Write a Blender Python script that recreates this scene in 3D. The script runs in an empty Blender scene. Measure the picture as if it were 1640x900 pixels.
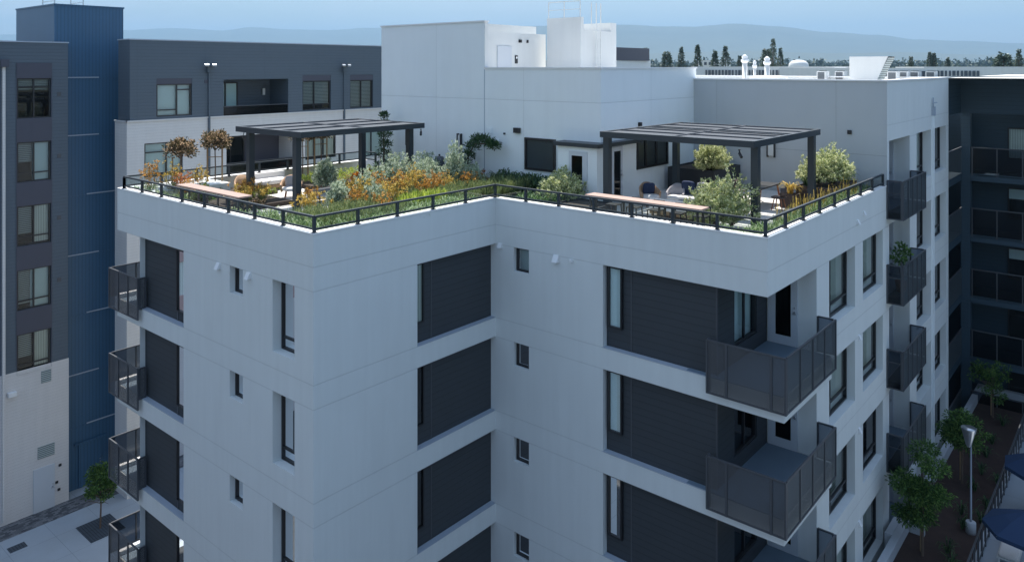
import bpy, math, random
from mathutils import Vector, Matrix
random.seed(7)
R = random.Random
sc = bpy.context.scene
COL = sc.collection
pi = math.pi

# ------------------------------------------------------------------ camera numbers (metres, building axes)
CAMX, CAMY, CAMZ, YAW, FOC, PX0, PY0 = -11.978, -16.917, 21.894, 0.7006, 1225.0, 820.0, 108.0
FW = (math.cos(YAW), math.sin(YAW)); RT = (math.sin(YAW), -math.cos(YAW))
def ray(px, py):
    a = (px-PX0)/FOC; b = -(py-PY0)/FOC
    return (FW[0]+a*RT[0], FW[1]+a*RT[1], b)
def onz(px, py, z):
    r = ray(px, py); t = (z-CAMZ)/r[2]
    return (CAMX+t*r[0], CAMY+t*r[1], z)
def ond(px, d):
    r = ray(px, PY0); return (CAMX+d*r[0], CAMY+d*r[1])

# ------------------------------------------------------------------ materials
def newmat(name):
    m = bpy.data.materials.new(name); m.use_nodes = True
    nt = m.node_tree; b = nt.nodes['Principled BSDF']
    return m, nt, b
def nd(nt, typ, **kw):
    n = nt.nodes.new(typ)
    for k, v in kw.items():
        if k in n.inputs: n.inputs[k].default_value = v
        else: setattr(n, k, v)
    return n
def math_(nt, op, a, b=None, clamp=False):
    n = nt.nodes.new('ShaderNodeMath'); n.operation = op; n.use_clamp = clamp
    for i, x in enumerate((a, b)):
        if x is None: continue
        if isinstance(x, (int, float)): n.inputs[i].default_value = x
        else: nt.links.new(x, n.inputs[i])
    return n.outputs[0]
def groove(nt, coord, pitch, off, w):
    """1 in a joint of width w (metres) repeated every pitch, 0 elsewhere"""
    f = math_(nt, 'PINGPONG', math_(nt, 'ADD', coord, off), pitch/2)
    return math_(nt, 'LESS_THAN', f, w/2)
def surf(name, col, rough=.7, var=.08, scale=3., bump=.0, bscale=60., joints=(), jdark=.75, metal=0., spec=.5, streak=0., coat=0):
    """joints: (axis 'z' or 'h' or 'x' or 'y', pitch, offset, width)"""
    m, nt, b = newmat(name)
    b.inputs['Roughness'].default_value = rough; b.inputs['Metallic'].default_value = metal
    b.inputs['Specular IOR Level'].default_value = spec
    b.inputs['Coat Weight'].default_value = coat
    geo = nd(nt, 'ShaderNodeNewGeometry'); pos = geo.outputs['Position']
    n1 = nd(nt, 'ShaderNodeTexNoise', Scale=scale, Detail=5., Roughness=.6); nt.links.new(pos, n1.inputs['Vector'])
    n2 = nd(nt, 'ShaderNodeTexNoise', Scale=scale*.17, Detail=3.); nt.links.new(pos, n2.inputs['Vector'])
    s = math_(nt, 'ADD', math_(nt, 'MULTIPLY', n1.outputs[0], .5), math_(nt, 'MULTIPLY', n2.outputs[0], .5))
    f = math_(nt, 'ADD', math_(nt, 'MULTIPLY', math_(nt, 'SUBTRACT', s, .5), 2*var), 1.)
    sep = nd(nt, 'ShaderNodeSeparateXYZ'); nt.links.new(pos, sep.inputs[0])
    hh = math_(nt, 'ADD', sep.outputs[0], sep.outputs[1])
    if streak:
        mp = nd(nt, 'ShaderNodeMapping'); mp.inputs['Scale'].default_value = (2.2, 2.2, .16); nt.links.new(pos, mp.inputs[0])
        n3 = nd(nt, 'ShaderNodeTexNoise', Scale=2., Detail=4.); nt.links.new(mp.outputs[0], n3.inputs['Vector'])
        g = math_(nt, 'MULTIPLY', math_(nt, 'SUBTRACT', .5, n3.outputs[0]), streak*2)
        f = math_(nt, 'SUBTRACT', f, math_(nt, 'MAXIMUM', g, -streak*.4))
    height = math_(nt, 'MULTIPLY', nd_noise(nt, pos, bscale), bump) if bump else None
    for ax, pitch, off, w in joints:
        c = {'z': sep.outputs[2], 'h': hh, 'x': sep.outputs[0], 'y': sep.outputs[1]}[ax]
        g = groove(nt, c, pitch, off, w)
        f = math_(nt, 'MULTIPLY', f, math_(nt, 'SUBTRACT', 1., math_(nt, 'MULTIPLY', g, 1-jdark)))
        h2 = math_(nt, 'MULTIPLY', g, -1.)
        height = h2 if height is None else math_(nt, 'ADD', height, h2)
    mix = nd(nt, 'ShaderNodeVectorMath', operation='SCALE'); mix.inputs[0].default_value = col
    nt.links.new(f, mix.inputs['Scale']); nt.links.new(mix.outputs[0], b.inputs['Base Color'])
    if height is not None:
        bp = nd(nt, 'ShaderNodeBump', Strength=.6, Distance=.01); nt.links.new(height, bp.inputs['Height'])
        nt.links.new(bp.outputs[0], b.inputs['Normal'])
    return m
def nd_noise(nt, pos, sc_):
    n = nd(nt, 'ShaderNodeTexNoise', Scale=sc_, Detail=3.); nt.links.new(pos, n.inputs['Vector']); return n.outputs[0]
def leafm(name, c1, c2, c3=None, scale=9., trans=.35, rough=.55):
    m, nt, b = newmat(name)
    geo = nd(nt, 'ShaderNodeNewGeometry')
    n = nd(nt, 'ShaderNodeTexNoise', Scale=scale, Detail=3.); nt.links.new(geo.outputs['Position'], n.inputs['Vector'])
    wn = nd(nt, 'ShaderNodeTexWhiteNoise'); wn.noise_dimensions = '1D'
    nt.links.new(geo.outputs['Random Per Island'], wn.inputs['W'])
    s = math_(nt, 'ADD', math_(nt, 'MULTIPLY', math_(nt, 'SUBTRACT', n.outputs[0], .5), 1.6), wn.outputs[0], True)
    r = nd(nt, 'ShaderNodeValToRGB'); nt.links.new(s, r.inputs[0])
    e = r.color_ramp.elements; e[0].color = (*c1, 1); e[1].color = (*c2, 1); e[0].position = .1; e[1].position = .9
    if c3: x = e.new(.55); x.color = (*c3, 1)
    nt.links.new(r.outputs[0], b.inputs['Base Color']); b.inputs['Roughness'].default_value = rough
    b.inputs['Specular IOR Level'].default_value = .3
    t = nd(nt, 'ShaderNodeBsdfTranslucent'); nt.links.new(r.outputs[0], t.inputs[0])
    mx = nd(nt, 'ShaderNodeMixShader'); mx.inputs[0].default_value = trans
    nt.links.new(b.outputs[0], mx.inputs[1]); nt.links.new(t.outputs[0], mx.inputs[2])
    nt.links.new(mx.outputs[0], nt.nodes['Material Output'].inputs[0])
    return m
def glassm(name, tint, refl=1.5, rough=.01):
    """architectural pane: clear tinted sheet that mirrors more at grazing angles"""
    m, nt, b = newmat(name); nt.nodes.remove(b)
    tr = nd(nt, 'ShaderNodeBsdfTransparent'); tr.inputs[0].default_value = (*tint, 1)
    gl = nd(nt, 'ShaderNodeBsdfGlossy', Roughness=rough); gl.inputs[0].default_value = (.95, .97, 1, 1)
    fr = nd(nt, 'ShaderNodeFresnel', IOR=refl)
    mx = nd(nt, 'ShaderNodeMixShader'); nt.links.new(fr.outputs[0], mx.inputs[0])
    nt.links.new(tr.outputs[0], mx.inputs[1]); nt.links.new(gl.outputs[0], mx.inputs[2])
    nt.links.new(mx.outputs[0], nt.nodes['Material Output'].inputs[0])
    return m
def meshm(name, col, cover):
    """perforated metal sheet: metal with open holes"""
    m, nt, b = newmat(name)
    b.inputs['Base Color'].default_value = (*col, 1); b.inputs['Roughness'].default_value = .5
    tr = nd(nt, 'ShaderNodeBsdfTransparent'); mx = nd(nt, 'ShaderNodeMixShader')
    geo = nd(nt, 'ShaderNodeNewGeometry'); sep = nd(nt, 'ShaderNodeSeparateXYZ'); nt.links.new(geo.outputs['Position'], sep.inputs[0])
    hh = math_(nt, 'ADD', sep.outputs[0], sep.outputs[1])
    p = .012
    a = math_(nt, 'SUBTRACT', math_(nt, 'PINGPONG', hh, p/2), p/4); c = math_(nt, 'SUBTRACT', math_(nt, 'PINGPONG', sep.outputs[2], p/2), p/4)
    d = math_(nt, 'ADD', math_(nt, 'MULTIPLY', a, a), math_(nt, 'MULTIPLY', c, c))
    r2 = (1-cover)*p*p/4/math.pi
    hole = math_(nt, 'LESS_THAN', d, r2)
    nt.links.new(hole, mx.inputs[0]); nt.links.new(b.outputs[0], mx.inputs[1]); nt.links.new(tr.outputs[0], mx.inputs[2])
    nt.links.new(mx.outputs[0], nt.nodes['Material Output'].inputs[0])
    return m

WJ = (('z', 3.1, -16.0+.0, .03), ('z', 3.1, -13.54, .03))
M = {}
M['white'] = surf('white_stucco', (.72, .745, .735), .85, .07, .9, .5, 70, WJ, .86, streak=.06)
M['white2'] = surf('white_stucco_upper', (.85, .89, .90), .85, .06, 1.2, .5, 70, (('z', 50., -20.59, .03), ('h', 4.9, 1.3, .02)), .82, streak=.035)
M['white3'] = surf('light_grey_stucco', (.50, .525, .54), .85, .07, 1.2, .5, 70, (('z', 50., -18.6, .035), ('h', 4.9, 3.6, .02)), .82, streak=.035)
M['whitepaint'] = surf('white_painted_metal', (.70, .71, .70), .5, .05, 2., streak=.06)
M['cap'] = surf('white_parapet_cap', (.82, .82, .82), .6, .05, 4.)
M['roofwhite'] = surf('white_roof_membrane', (.78, .78, .77), .8, .1, 1.2, streak=0)
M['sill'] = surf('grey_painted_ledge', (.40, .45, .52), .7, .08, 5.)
M['darksid'] = surf('charcoal_siding', (.045, .052, .060), .62, .14, 2., .2, 120, (('z', .2, 0, .028),), .74)
M['dkmetal'] = surf('charcoal_metal', (.075, .08, .09), .42, .06, 6.)
M['black'] = surf('black_metal', (.018, .019, .022), .4, .05, 6.)
M['blackflat'] = surf('black_interior', (.012, .013, .016), .9, .1, 3.)
M['frame'] = surf('window_frame_black', (.020, .020, .023), .38, .04, 8.)
M['railpaint'] = surf('dark_slate_railing_paint', (.032, .042, .052), .4, .05, 5.)
M['slate'] = surf('slate_blue_siding', (.098, .125, .155), .62, .08, 2., .2, 120, (('z', .17, 0, .014), ('h', 3.66, .7, .012)), .72)
M['slatedk'] = surf('purple_grey_panel', (.075, .075, .100), .6, .06, 2.)
M['tan'] = surf('pale_warm_brick_siding', (.70, .67, .65), .85, .07, 2., .3, 90, (('z', .15, 0, .012),), .86, streak=.05)
M['rosy'] = surf('rosy_stucco', (.52, .36, .33), .85, .1, 2.)
M['blue'] = surf('blue_corrugated_metal', (.045, .125, .225), .42, .07, 1.2, 0, 60, (('h', .17, 0, .05),), .80, streak=.06)
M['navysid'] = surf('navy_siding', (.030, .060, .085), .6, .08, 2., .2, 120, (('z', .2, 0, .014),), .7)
M['deck'] = surf('pale_deck_paver', (.62, .60, .57), .8, .08, 3., .3, 60, (('x', .9, .2, .014), ('y', .9, .1, .014)), .6)
M['lfloor'] = surf('balcony_floor_coating', (.16, .22, .28), .5, .12, 2.)
M['soil'] = surf('dark_soil', (.06, .045, .035), .95, .5, 14., 1., 30)
M['mulch'] = surf('bark_mulch', (.05, .028, .022), .95, .7, 20., 1., 26)
M['conc'] = surf('pale_concrete_paving', (.36, .40, .44), .8, .22, .8, .2, 50, (('x', 1.9, .3, .02), ('y', 1.9, .4, .02)), .75)
M['darkgnd'] = surf('unseen_ground_dark', (.045, .048, .05), .9, .25, 2.)
M['kerb'] = surf('concrete_kerb', (.48, .50, .53), .8, .12, 2., .3, 40)
M['earth'] = surf('valley_floor', (.13, .14, .10), .95, .5, .01)
M['wood'] = surf('pale_pink_timber', (.36, .25, .21), .75, .16, 5., joints=(('h', 2.2, .5, .012),), jdark=.5)
M['oak'] = surf('stake_timber', (.30, .20, .11), .75, .2, 7.)
M['redwood'] = surf('reddish_timber', (.32, .12, .06), .6, .15, 8.)
M['bark'] = surf('bark', (.13, .09, .065), .9, .3, 16., .8, 40)
M['corten'] = surf('dark_brown_steel', (.075, .050, .045), .6, .2, 4.)
M['plantbox'] = surf('black_planter_steel', (.020, .022, .027), .5, .1, 4.)
M['cushion'] = surf('white_cushion_fabric', (.72, .70, .68), .9, .05, 9., .5, 150)
M['navycush'] = surf('navy_fabric', (.02, .035, .085), .9, .1, 9.)
M['wicker'] = surf('tan_wicker', (.52, .33, .20), .7, .25, 30., joints=(('z', .03, 0, .008),), jdark=.6)
M['greycush'] = surf('grey_woven_fabric', (.42, .40, .42), .9, .15, 30.)
M['pat'] = surf('patterned_fabric', (.50, .53, .60), .9, .3, 12., joints=(('z', .06, 0, .02), ('h', .05, 0, .015)), jdark=.25)
M['galv'] = surf('galvanised_steel', (.55, .57, .60), .3, .1, 6., metal=.85)
M['grillm'] = surf('condenser_grille', (.16, .18, .20), .6, .1, 9., joints=(('z', .05, 0, .02),), jdark=.4)
M['galv2'] = surf('weathered_steel', (.22, .235, .26), .35, .1, 6., metal=.7)
M['umb'] = surf('blue_canopy_fabric', (.014, .04, .10), .85, .05, 4.)
M['umbw'] = surf('pale_canopy_fabric', (.34, .38, .44), .85, .05, 4.)
M['doorwhite'] = surf('door_white_paint', (.60, .63, .67), .45, .03, 4.)
M['stonedark'] = surf('tree_grate_iron', (.055, .07, .09), .7, .2, 6., joints=(('x', .12, 0, .03), ('y', .4, 0, .02)), jdark=.4)
M['blind'] = surf('pale_roller_blind', (.66, .80, .80), .9, .04, 2.)
M['blind2'] = surf('grey_slatted_blind', (.40, .46, .46), .8, .05, 2., joints=(('z', .09, 0, .03),), jdark=.25)
M['curtain'] = surf('curtain_fabric', (.72, .78, .72), .9, .08, 2., joints=(('h', .11, 0, .035),), jdark=.7)
M['pane'] = glassm('window_glass', (.84, .88, .88), 1.5, .008)
M['pane2'] = glassm('dark_tinted_glass', (.25, .27, .28), 1.22, .01)
M['railglass'] = glassm('railing_glass', (.70, .76, .76), 1.45, .01)
M['perf'] = meshm('perforated_dark_sheet', (.085, .088, .095), .74)
M['perf2'] = meshm('perforated_slate_sheet', (.060, .075, .085), .82)
M['frost'] = glassm('smoked_screen', (.17, .20, .24), 1.4, .2)
# paver band
m, nt, b = newmat('grey_paver_band'); M['paver'] = m
tc = nd(nt, 'ShaderNodeNewGeometry'); br = nd(nt, 'ShaderNodeTexBrick', Scale=2.2); nt.links.new(tc.outputs['Position'], br.inputs['Vector'])
br.inputs['Color1'].default_value = (.05, .055, .065, 1); br.inputs['Color2'].default_value = (.20, .20, .21, 1); br.inputs['Mortar'].default_value = (.06, .06, .06, 1)
br.inputs['Mortar Size'].default_value = .01; nt.links.new(br.outputs[0], b.inputs['Base Color']); b.inputs['Roughness'].default_value = .8

M['l_silver'] = leafm('silver_green_leaf', (.22, .29, .19), (.74, .80, .66), (.44, .52, .37))
M['l_olive'] = leafm('variegated_olive_leaf', (.24, .30, .11), (.86, .86, .58), (.56, .60, .31))
M['l_green'] = leafm('mid_green_leaf', (.03, .08, .02), (.18, .30, .07), (.07, .15, .035))
M['l_dark'] = leafm('dark_green_leaf', (.015, .045, .02), (.11, .19, .07), (.045, .10, .04))
M['l_lime'] = leafm('lime_leaf', (.20, .30, .04), (.66, .72, .14), (.40, .50, .07))
M['l_strap'] = leafm('strap_leaf', (.09, .17, .05), (.62, .68, .44), (.24, .36, .11))
M['l_rush'] = leafm('fine_rush_leaf', (.08, .13, .05), (.36, .40, .16), (.17, .22, .08))
M['l_rust'] = leafm('rust_leaf', (.14, .04, .012), (.72, .30, .04), (.38, .13, .02))
M['l_orange'] = leafm('orange_flower', (.16, .10, .025), (.88, .48, .10), (.56, .27, .05))
M['l_yellow'] = leafm('golden_flower', (.22, .18, .04), (.90, .66, .18), (.62, .43, .09))
M['l_red'] = leafm('reddish_flower', (.38, .10, .03), (.80, .38, .14), (.60, .22, .07))
M['l_bronze'] = leafm('bronze_leaf', (.04, .045, .02), (.60, .42, .27), (.15, .11, .05))
M['l_conifer'] = leafm('conifer_needle', (.045, .075, .06), (.15, .20, .15), (.085, .12, .095), scale=.6, trans=.1)
M['l_far'] = leafm('distant_foliage', (.020, .035, .018), (.075, .10, .045), (.04, .06, .028), scale=.1, trans=.1)
M['stemg'] = surf('green_stem', (.16, .15, .07), .8, .2, 9.)
M['hill'] = surf('hill_forest', (.075, .085, .055), .95, .35, .004)

# ------------------------------------------------------------------ mesh helpers
class MB:
    def __init__(s): s.v = []; s.f = []
    def quad(s, a, b, c, d): n = len(s.v); s.v += [a, b, c, d]; s.f.append((n, n+1, n+2, n+3))
    def tri(s, a, b, c): n = len(s.v); s.v += [a, b, c]; s.f.append((n, n+1, n+2))
    def box(s, x0, x1, y0, y1, z0, z1):
        if x0 > x1: x0, x1 = x1, x0
        if y0 > y1: y0, y1 = y1, y0
        n = len(s.v)
        s.v += [(x0,y0,z0),(x1,y0,z0),(x1,y1,z0),(x0,y1,z0),(x0,y0,z1),(x1,y0,z1),(x1,y1,z1),(x0,y1,z1)]
        s.f += [tuple(n+i for i in q) for q in ((3,2,1,0),(4,5,6,7),(0,1,5,4),(1,2,6,5),(2,3,7,6),(3,0,4,7))]
    def obox(s, c, h, ax, ay, az):
        n = len(s.v); c = Vector(c)
        for k in ((-1,-1,-1),(1,-1,-1),(1,1,-1),(-1,1,-1),(-1,-1,1),(1,-1,1),(1,1,1),(-1,1,1)):
            s.v.append(tuple(c+ax*h[0]*k[0]+ay*h[1]*k[1]+az*h[2]*k[2]))
        s.f += [tuple(n+i for i in q) for q in ((3,2,1,0),(4,5,6,7),(0,1,5,4),(1,2,6,5),(2,3,7,6),(3,0,4,7))]
    def bar(s, p, q, w, h=None):
        p, q = Vector(p), Vector(q); d = q-p; L = d.length
        if L < 1e-6: return
        d /= L; up = Vector((0,0,1)) if abs(d.z) < .95 else Vector((1,0,0))
        a = d.cross(up).normalized(); b2 = a.cross(d)
        s.obox((p+q)/2, (L/2, w/2, (h or w)/2), d, a, b2)
    def tube(s, pts, rad, n=8, cap=True):
        pts = [Vector(p) for p in pts]; rs = rad if isinstance(rad, (list, tuple)) else [rad]*len(pts)
        base = len(s.v)
        for i, p in enumerate(pts):
            d = (pts[min(i+1, len(pts)-1)]-pts[max(i-1, 0)]).normalized()
            up = Vector((0,0,1)) if abs(d.z) < .9 else Vector((1,0,0))
            a = d.cross(up).normalized(); b2 = a.cross(d)
            for k in range(n):
                t = 2*pi*k/n; s.v.append(tuple(p+a*math.cos(t)*rs[i]+b2*math.sin(t)*rs[i]))
        for i in range(len(pts)-1):
            for k in range(n):
                s.f.append((base+i*n+k, base+i*n+(k+1)%n, base+(i+1)*n+(k+1)%n, base+(i+1)*n+k))
        if cap: s.f.append(tuple(base+k for k in range(n))); s.f.append(tuple(base+(len(pts)-1)*n+k for k in range(n)))
    def lathe(s, c, prof, n=16):
        base = len(s.v)
        for r, z in prof:
            for k in range(n): t = 2*pi*k/n; s.v.append((c[0]+r*math.cos(t), c[1]+r*math.sin(t), c[2]+z))
        for i in range(len(prof)-1):
            for k in range(n): s.f.append((base+i*n+k, base+i*n+(k+1)%n, base+(i+1)*n+(k+1)%n, base+(i+1)*n+k))
    def pad(s, c, h, rot=0, tilt=0, n=4, e=3.):
        """soft cushion: superellipsoid"""
        Rm = Matrix.Rotation(rot, 3, 'Z') @ Matrix.Rotation(tilt, 3, 'Y')
        base = len(s.v); N, K = 16, 8
        sg = lambda x, p: math.copysign(abs(x)**p, x)
        for j in range(K+1):
            ph = -pi/2+pi*j/K
            for k in range(N):
                t = 2*pi*k/N; q = 2/e
                p = Vector((h[0]*sg(math.cos(ph), q)*sg(math.cos(t), q), h[1]*sg(math.cos(ph), q)*sg(math.sin(t), q), h[2]*sg(math.sin(ph), .8)))
                s.v.append(tuple(Rm @ p + Vector(c)))
        for j in range(K):
            for k in range(N): s.f.append((base+j*N+k, base+j*N+(k+1)%N, base+(j+1)*N+(k+1)%N, base+(j+1)*N+k))
    def build(s, name, mt, parent=None, smooth=False, **props):
        me = bpy.data.meshes.new(name)
        off = Vector((0,0,0))
        p = parent
        while p is not None: off += p.location; p = p.parent
        if props.get('local'): off = Vector((0,0,0))
        me.from_pydata([(v[0]-off.x, v[1]-off.y, v[2]-off.z) for v in s.v], [], s.f)
        if smooth:
            for q in me.polygons: q.use_smooth = True
        me.materials.append(mt if not isinstance(mt, str) else M[mt])
        o = bpy.data.objects.new(name, me); COL.objects.link(o)
        if parent: o.parent = parent
        for k, v in props.items():
            if k != 'local': o[k] = v
        return o
def empty(name, loc, label, cat, group=None, rz=0):
    o = bpy.data.objects.new(name, None); COL.objects.link(o); o.location = loc; o.rotation_euler.z = rz
    o.empty_display_size = .2; o['label'] = label; o['category'] = cat
    if group: o['group'] = group
    return o
def copytree(o, parent=None):
    c = o.copy(); COL.objects.link(c)
    if parent: c.parent = parent
    for ch in list(o.children): copytree(ch, c)
    return c
def relabel(o, label, cat=None, group=None):
    o['label'] = label
    if cat: o['category'] = cat
    if group: o['group'] = group

# ------------------------------------------------------------------ facade helpers: fr = ('x', X, sgn) plane X=const, u=Y ; ('y', Y) plane Y=const, u=X; depth d goes inward (+)
def pt(fr, u, z, d=0.): return (fr[1]+d, u, z) if fr[0] == 'x' else (u, fr[1]+d, z)
def fbox(mb, fr, u0, u1, z0, z1, d0, d1):
    if fr[0] == 'x': mb.box(fr[1]+d0, fr[1]+d1, u0, u1, z0, z1)
    else: mb.box(u0, u1, fr[1]+d0, fr[1]+d1, z0, z1)
def wall(mb, fr, u0, u1, z0, z1, ops, back=None):
    """front sheet with openings (a, b, zlo, zhi, depth) and their reveals"""
    us = sorted({u0, u1, *[o[0] for o in ops], *[o[1] for o in ops]}); zs = sorted({z0, z1, *[o[2] for o in ops], *[o[3] for o in ops]})
    us = [u for u in us if u0 <= u <= u1]; zs = [z for z in zs if z0 <= z <= z1]
    for i in range(len(us)-1):
        for j in range(len(zs)-1):
            cu, cz = (us[i]+us[i+1])/2, (zs[j]+zs[j+1])/2
            if any(o[0] < cu < o[1] and o[2] < cz < o[3] for o in ops): continue
            mb.quad(pt(fr, us[i], zs[j]), pt(fr, us[i+1], zs[j]), pt(fr, us[i+1], zs[j+1]), pt(fr, us[i], zs[j+1]))
    for o_ in ops:
        a, b2, c, d, dep = o_[:5]; sk_ = o_[5] if len(o_) > 5 else -1
        for si, (p, q) in enumerate((((a, c), (a, d)), ((b2, c), (b2, d)), ((a, c), (b2, c)), ((a, d), (b2, d)))):
            if si == sk_: continue
            mb.quad(pt(fr, *p), pt(fr, *q), pt(fr, q[0], q[1], dep), pt(fr, p[0], p[1], dep))
def window(parent, fr, u0, u1, z0, z1, d, mull=(), trans=(), blind=None, bfrac=1., label=None, fw=.055, room=.8, fl=None, pm='pane', bu=(0, 1)):
    """frame mesh named window; children pane, blind. mull = fractions of width, trans = (fraction of height, f0, f1)"""
    f = MB(); W, H = u1-u0, z1-z0
    fbox(f, fr, u0, u0+fw, z0, z1, d-.02, d+.07); fbox(f, fr, u1-fw, u1, z0, z1, d-.02, d+.07)
    fbox(f, fr, u0+fw, u1-fw, z0, z0+fw, d-.018, d+.07); fbox(f, fr, u0+fw, u1-fw, z1-fw, z1, d-.018, d+.07)
    for m_ in mull:
        c = u0+m_*W; fbox(f, fr, c-fw*.55, c+fw*.55, z0+fw, z1-fw, d-.012, d+.06)
    for t, a, b2 in trans:
        c = z0+t*H; fbox(f, fr, u0+a*W+(fw if a == 0 else .03), u0+b2*W-(fw if b2 == 1 else .03), c-fw*.5, c+fw*.5, d-.008, d+.06)
    w = f.build('window', 'frame', parent)
    if label: w['label'] = label
    p = MB(); p.quad(pt(fr, u0, z0, d+.03), pt(fr, u1, z0, d+.03), pt(fr, u1, z1, d+.03), pt(fr, u0, z1, d+.03)); p.build('pane', pm, w)
    r = MB(); e = .01
    for q in (((u0-e, z0-e, d+room), (u1+e, z0-e, d+room), (u1+e, z1+e, d+room), (u0-e, z1+e, d+room)),
              ((u0-e, z0-e, d+.07), (u0-e, z1+e, d+.07), (u0-e, z1+e, d+room), (u0-e, z0-e, d+room)), ((u1+e, z0-e, d+.075), (u1+e, z1+e, d+.075), (u1+e, z1+e, d+room), (u1+e, z0-e, d+room)),
              ((u0-e, z0-e, d+.075), (u1+e, z0-e, d+.075), (u1+e, z0-e, d+room), (u0-e, z0-e, d+room)), ((u0-e, z1+e, d+.075), (u1+e, z1+e, d+.075), (u1+e, z1+e, d+room), (u0-e, z1+e, d+room))):
        r.quad(*[pt(fr, *k) for k in q])
    r.build('room_recess', 'blackflat', w)
    if blind:
        q_ = d+min(.14, room-.02); k = MB(); ba, bb = u0+.02+bu[0]*(W-.04), u0+.02+bu[1]*(W-.04); k.quad(pt(fr, ba, z1-H*bfrac, q_), pt(fr, bb, z1-H*bfrac, q_), pt(fr, bb, z1, q_), pt(fr, ba, z1, q_))
        k.build('blind', blind, w)
    return w
def door(parent, fr, u0, u1, z0, z1, d, glazed=True, mt='doorwhite', hinge='left', gl=(.22, .25, .12, .2)):
    f = MB(); W, H = u1-u0, z1-z0
    if glazed:
        a, b2, c, e = u0+gl[0]*W, u1-gl[1]*W, z0+gl[2]*H, z1-.08*H
        fbox(f, fr, u0, a, z0, z1, d-.03, d+.03); fbox(f, fr, b2, u1, z0, z1, d-.03, d+.03); fbox(f, fr, a, b2, z0, c, d-.028, d+.03); fbox(f, fr, a, b2, e, z1, d-.028, d+.03)
    else: fbox(f, fr, u0, u1, z0, z1, d-.03, d+.03)
    o = f.build('door', mt, parent)
    if glazed:
        g = MB(); fbox(g, fr, a, b2, c, e, d-.004, d+.004); g.build('pane', 'pane2', o)
        g = MB(); fbox(g, fr, a-.02, b2+.02, c-.02, e+.02, d+.04, d+.05); g.build('backing', 'blackflat', o)
    h = MB(); hu = u0+.09*W if hinge == 'right' else u1-.09*W
    fbox(h, fr, hu-.03, hu+.03, z0+1.0, z0+1.06, d-.07, d-.03); fbox(h, fr, hu-.06, hu+.06, z0+.98, z0+1.0, d-.09, d-.05); fbox(h, fr, hu-.025, hu+.025, z0+1.14, z0+1.19, d-.05, d-.03)
    h.build('handle', 'galv', o)
    return o

HEADS = [16.0-3.1*k for k in range(5)]
DK = 16.9
# ================================================================== WHITE APARTMENT BUILDING
A = empty('apartment_building', (7.2, 0, 0), 'white stucco apartment building stepped around an inner corner, with roof gardens on top', 'building')
F1 = ('x', 0.); F2 = ('y', 0.); F3 = ('x', 7.22); F4 = ('y', -9.29)
# facade sheets
ops1 = [];
for h in HEADS: ops1 += [(.85, 1.9, h-2.0, h, .34), (3.44, 4.17, h-.8, h, .24), (6.98, 10.09, h-2.46, h, .22, 1)]
w = MB(); wall(w, F1, 0, 10.09, 0, 17.5, ops1)
for k, h in enumerate(HEADS):                                         # corner loggia: bands above it
    zt = 17.5 if k == 0 else h+.64
    w.box(-.0, 3.4, 10.09, 11.9, h, zt)
w.box(.25, 3.4, 10.10, 11.9, 0, .5); w.quad((3.4, 10.09, 0), (3.4, 11.9, 0), (3.4, 11.9, 17), (3.4, 10.09, 17))
w.quad((0, 10.09, 0), (3.4, 10.09, 0), (3.4, 10.09, 16), (0, 10.09, 16))
w.quad((0, 11.9, 16), (11.3, 11.9, 16), (11.3, 11.9, 17.5), (0, 11.9, 17.5)); w.quad((3.4, 11.9, 0), (11.3, 11.9, 0), (11.3, 11.9, 16), (3.4, 11.9, 16))
w.build('wall', 'white', A)
ops2 = [(3.69, 7.22, h-2.46, h, .22) for h in HEADS]
w = MB(); wall(w, F2, 0, 7.22, 0, 17.5, ops2); w.build('wall', 'white', A)
ops3 = []
for h in HEADS: ops3 += [(-1.44, -.8, h-.78, h, .17), (-7.81, -4.28, h-2.46, h, .22, 0)]
w = MB(); wall(w, F3, -7.81, 0, 0, 17.5, ops3)
for k, h in enumerate(HEADS):
    zt = 17.5 if k == 0 else h+.64
    ye = -9.29 if k == 0 else -9.72
    w.quad((7.22, -7.81, h), (7.22, ye, h), (7.22, ye, zt), (7.22, -7.81, zt))
w.build('wall', 'white', A)
w = MB(); ops4 = []
for h in HEADS: ops4 += [(12.04, 14.65, h-2.02, h, .33), (15.53, 18.0, h-2.02, h, .30)]
wall(w, F4, 10.92, 18.57, 0, 17.5, ops4)
w.quad((7.22, -9.29, 16), (10.92, -9.29, 16), (10.92, -9.29, 17.5), (7.22, -9.29, 17.5))
for h in HEADS[1:]:                                                   # balcony slabs of the right corner
    w.box(7.222, 10.9, -9.72, -7.0, h, h+.638)
w.quad((10.92, -9.29, 0), (10.92, -7.0, 0), (10.92, -7.0, 16), (10.92, -9.29, 16))
w.quad((7.22, -7.81, 16), (10.92, -7.81, 16), (10.92, -9.29, 16), (7.22, -9.29, 16))
w.build('wall', 'white', A)
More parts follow.
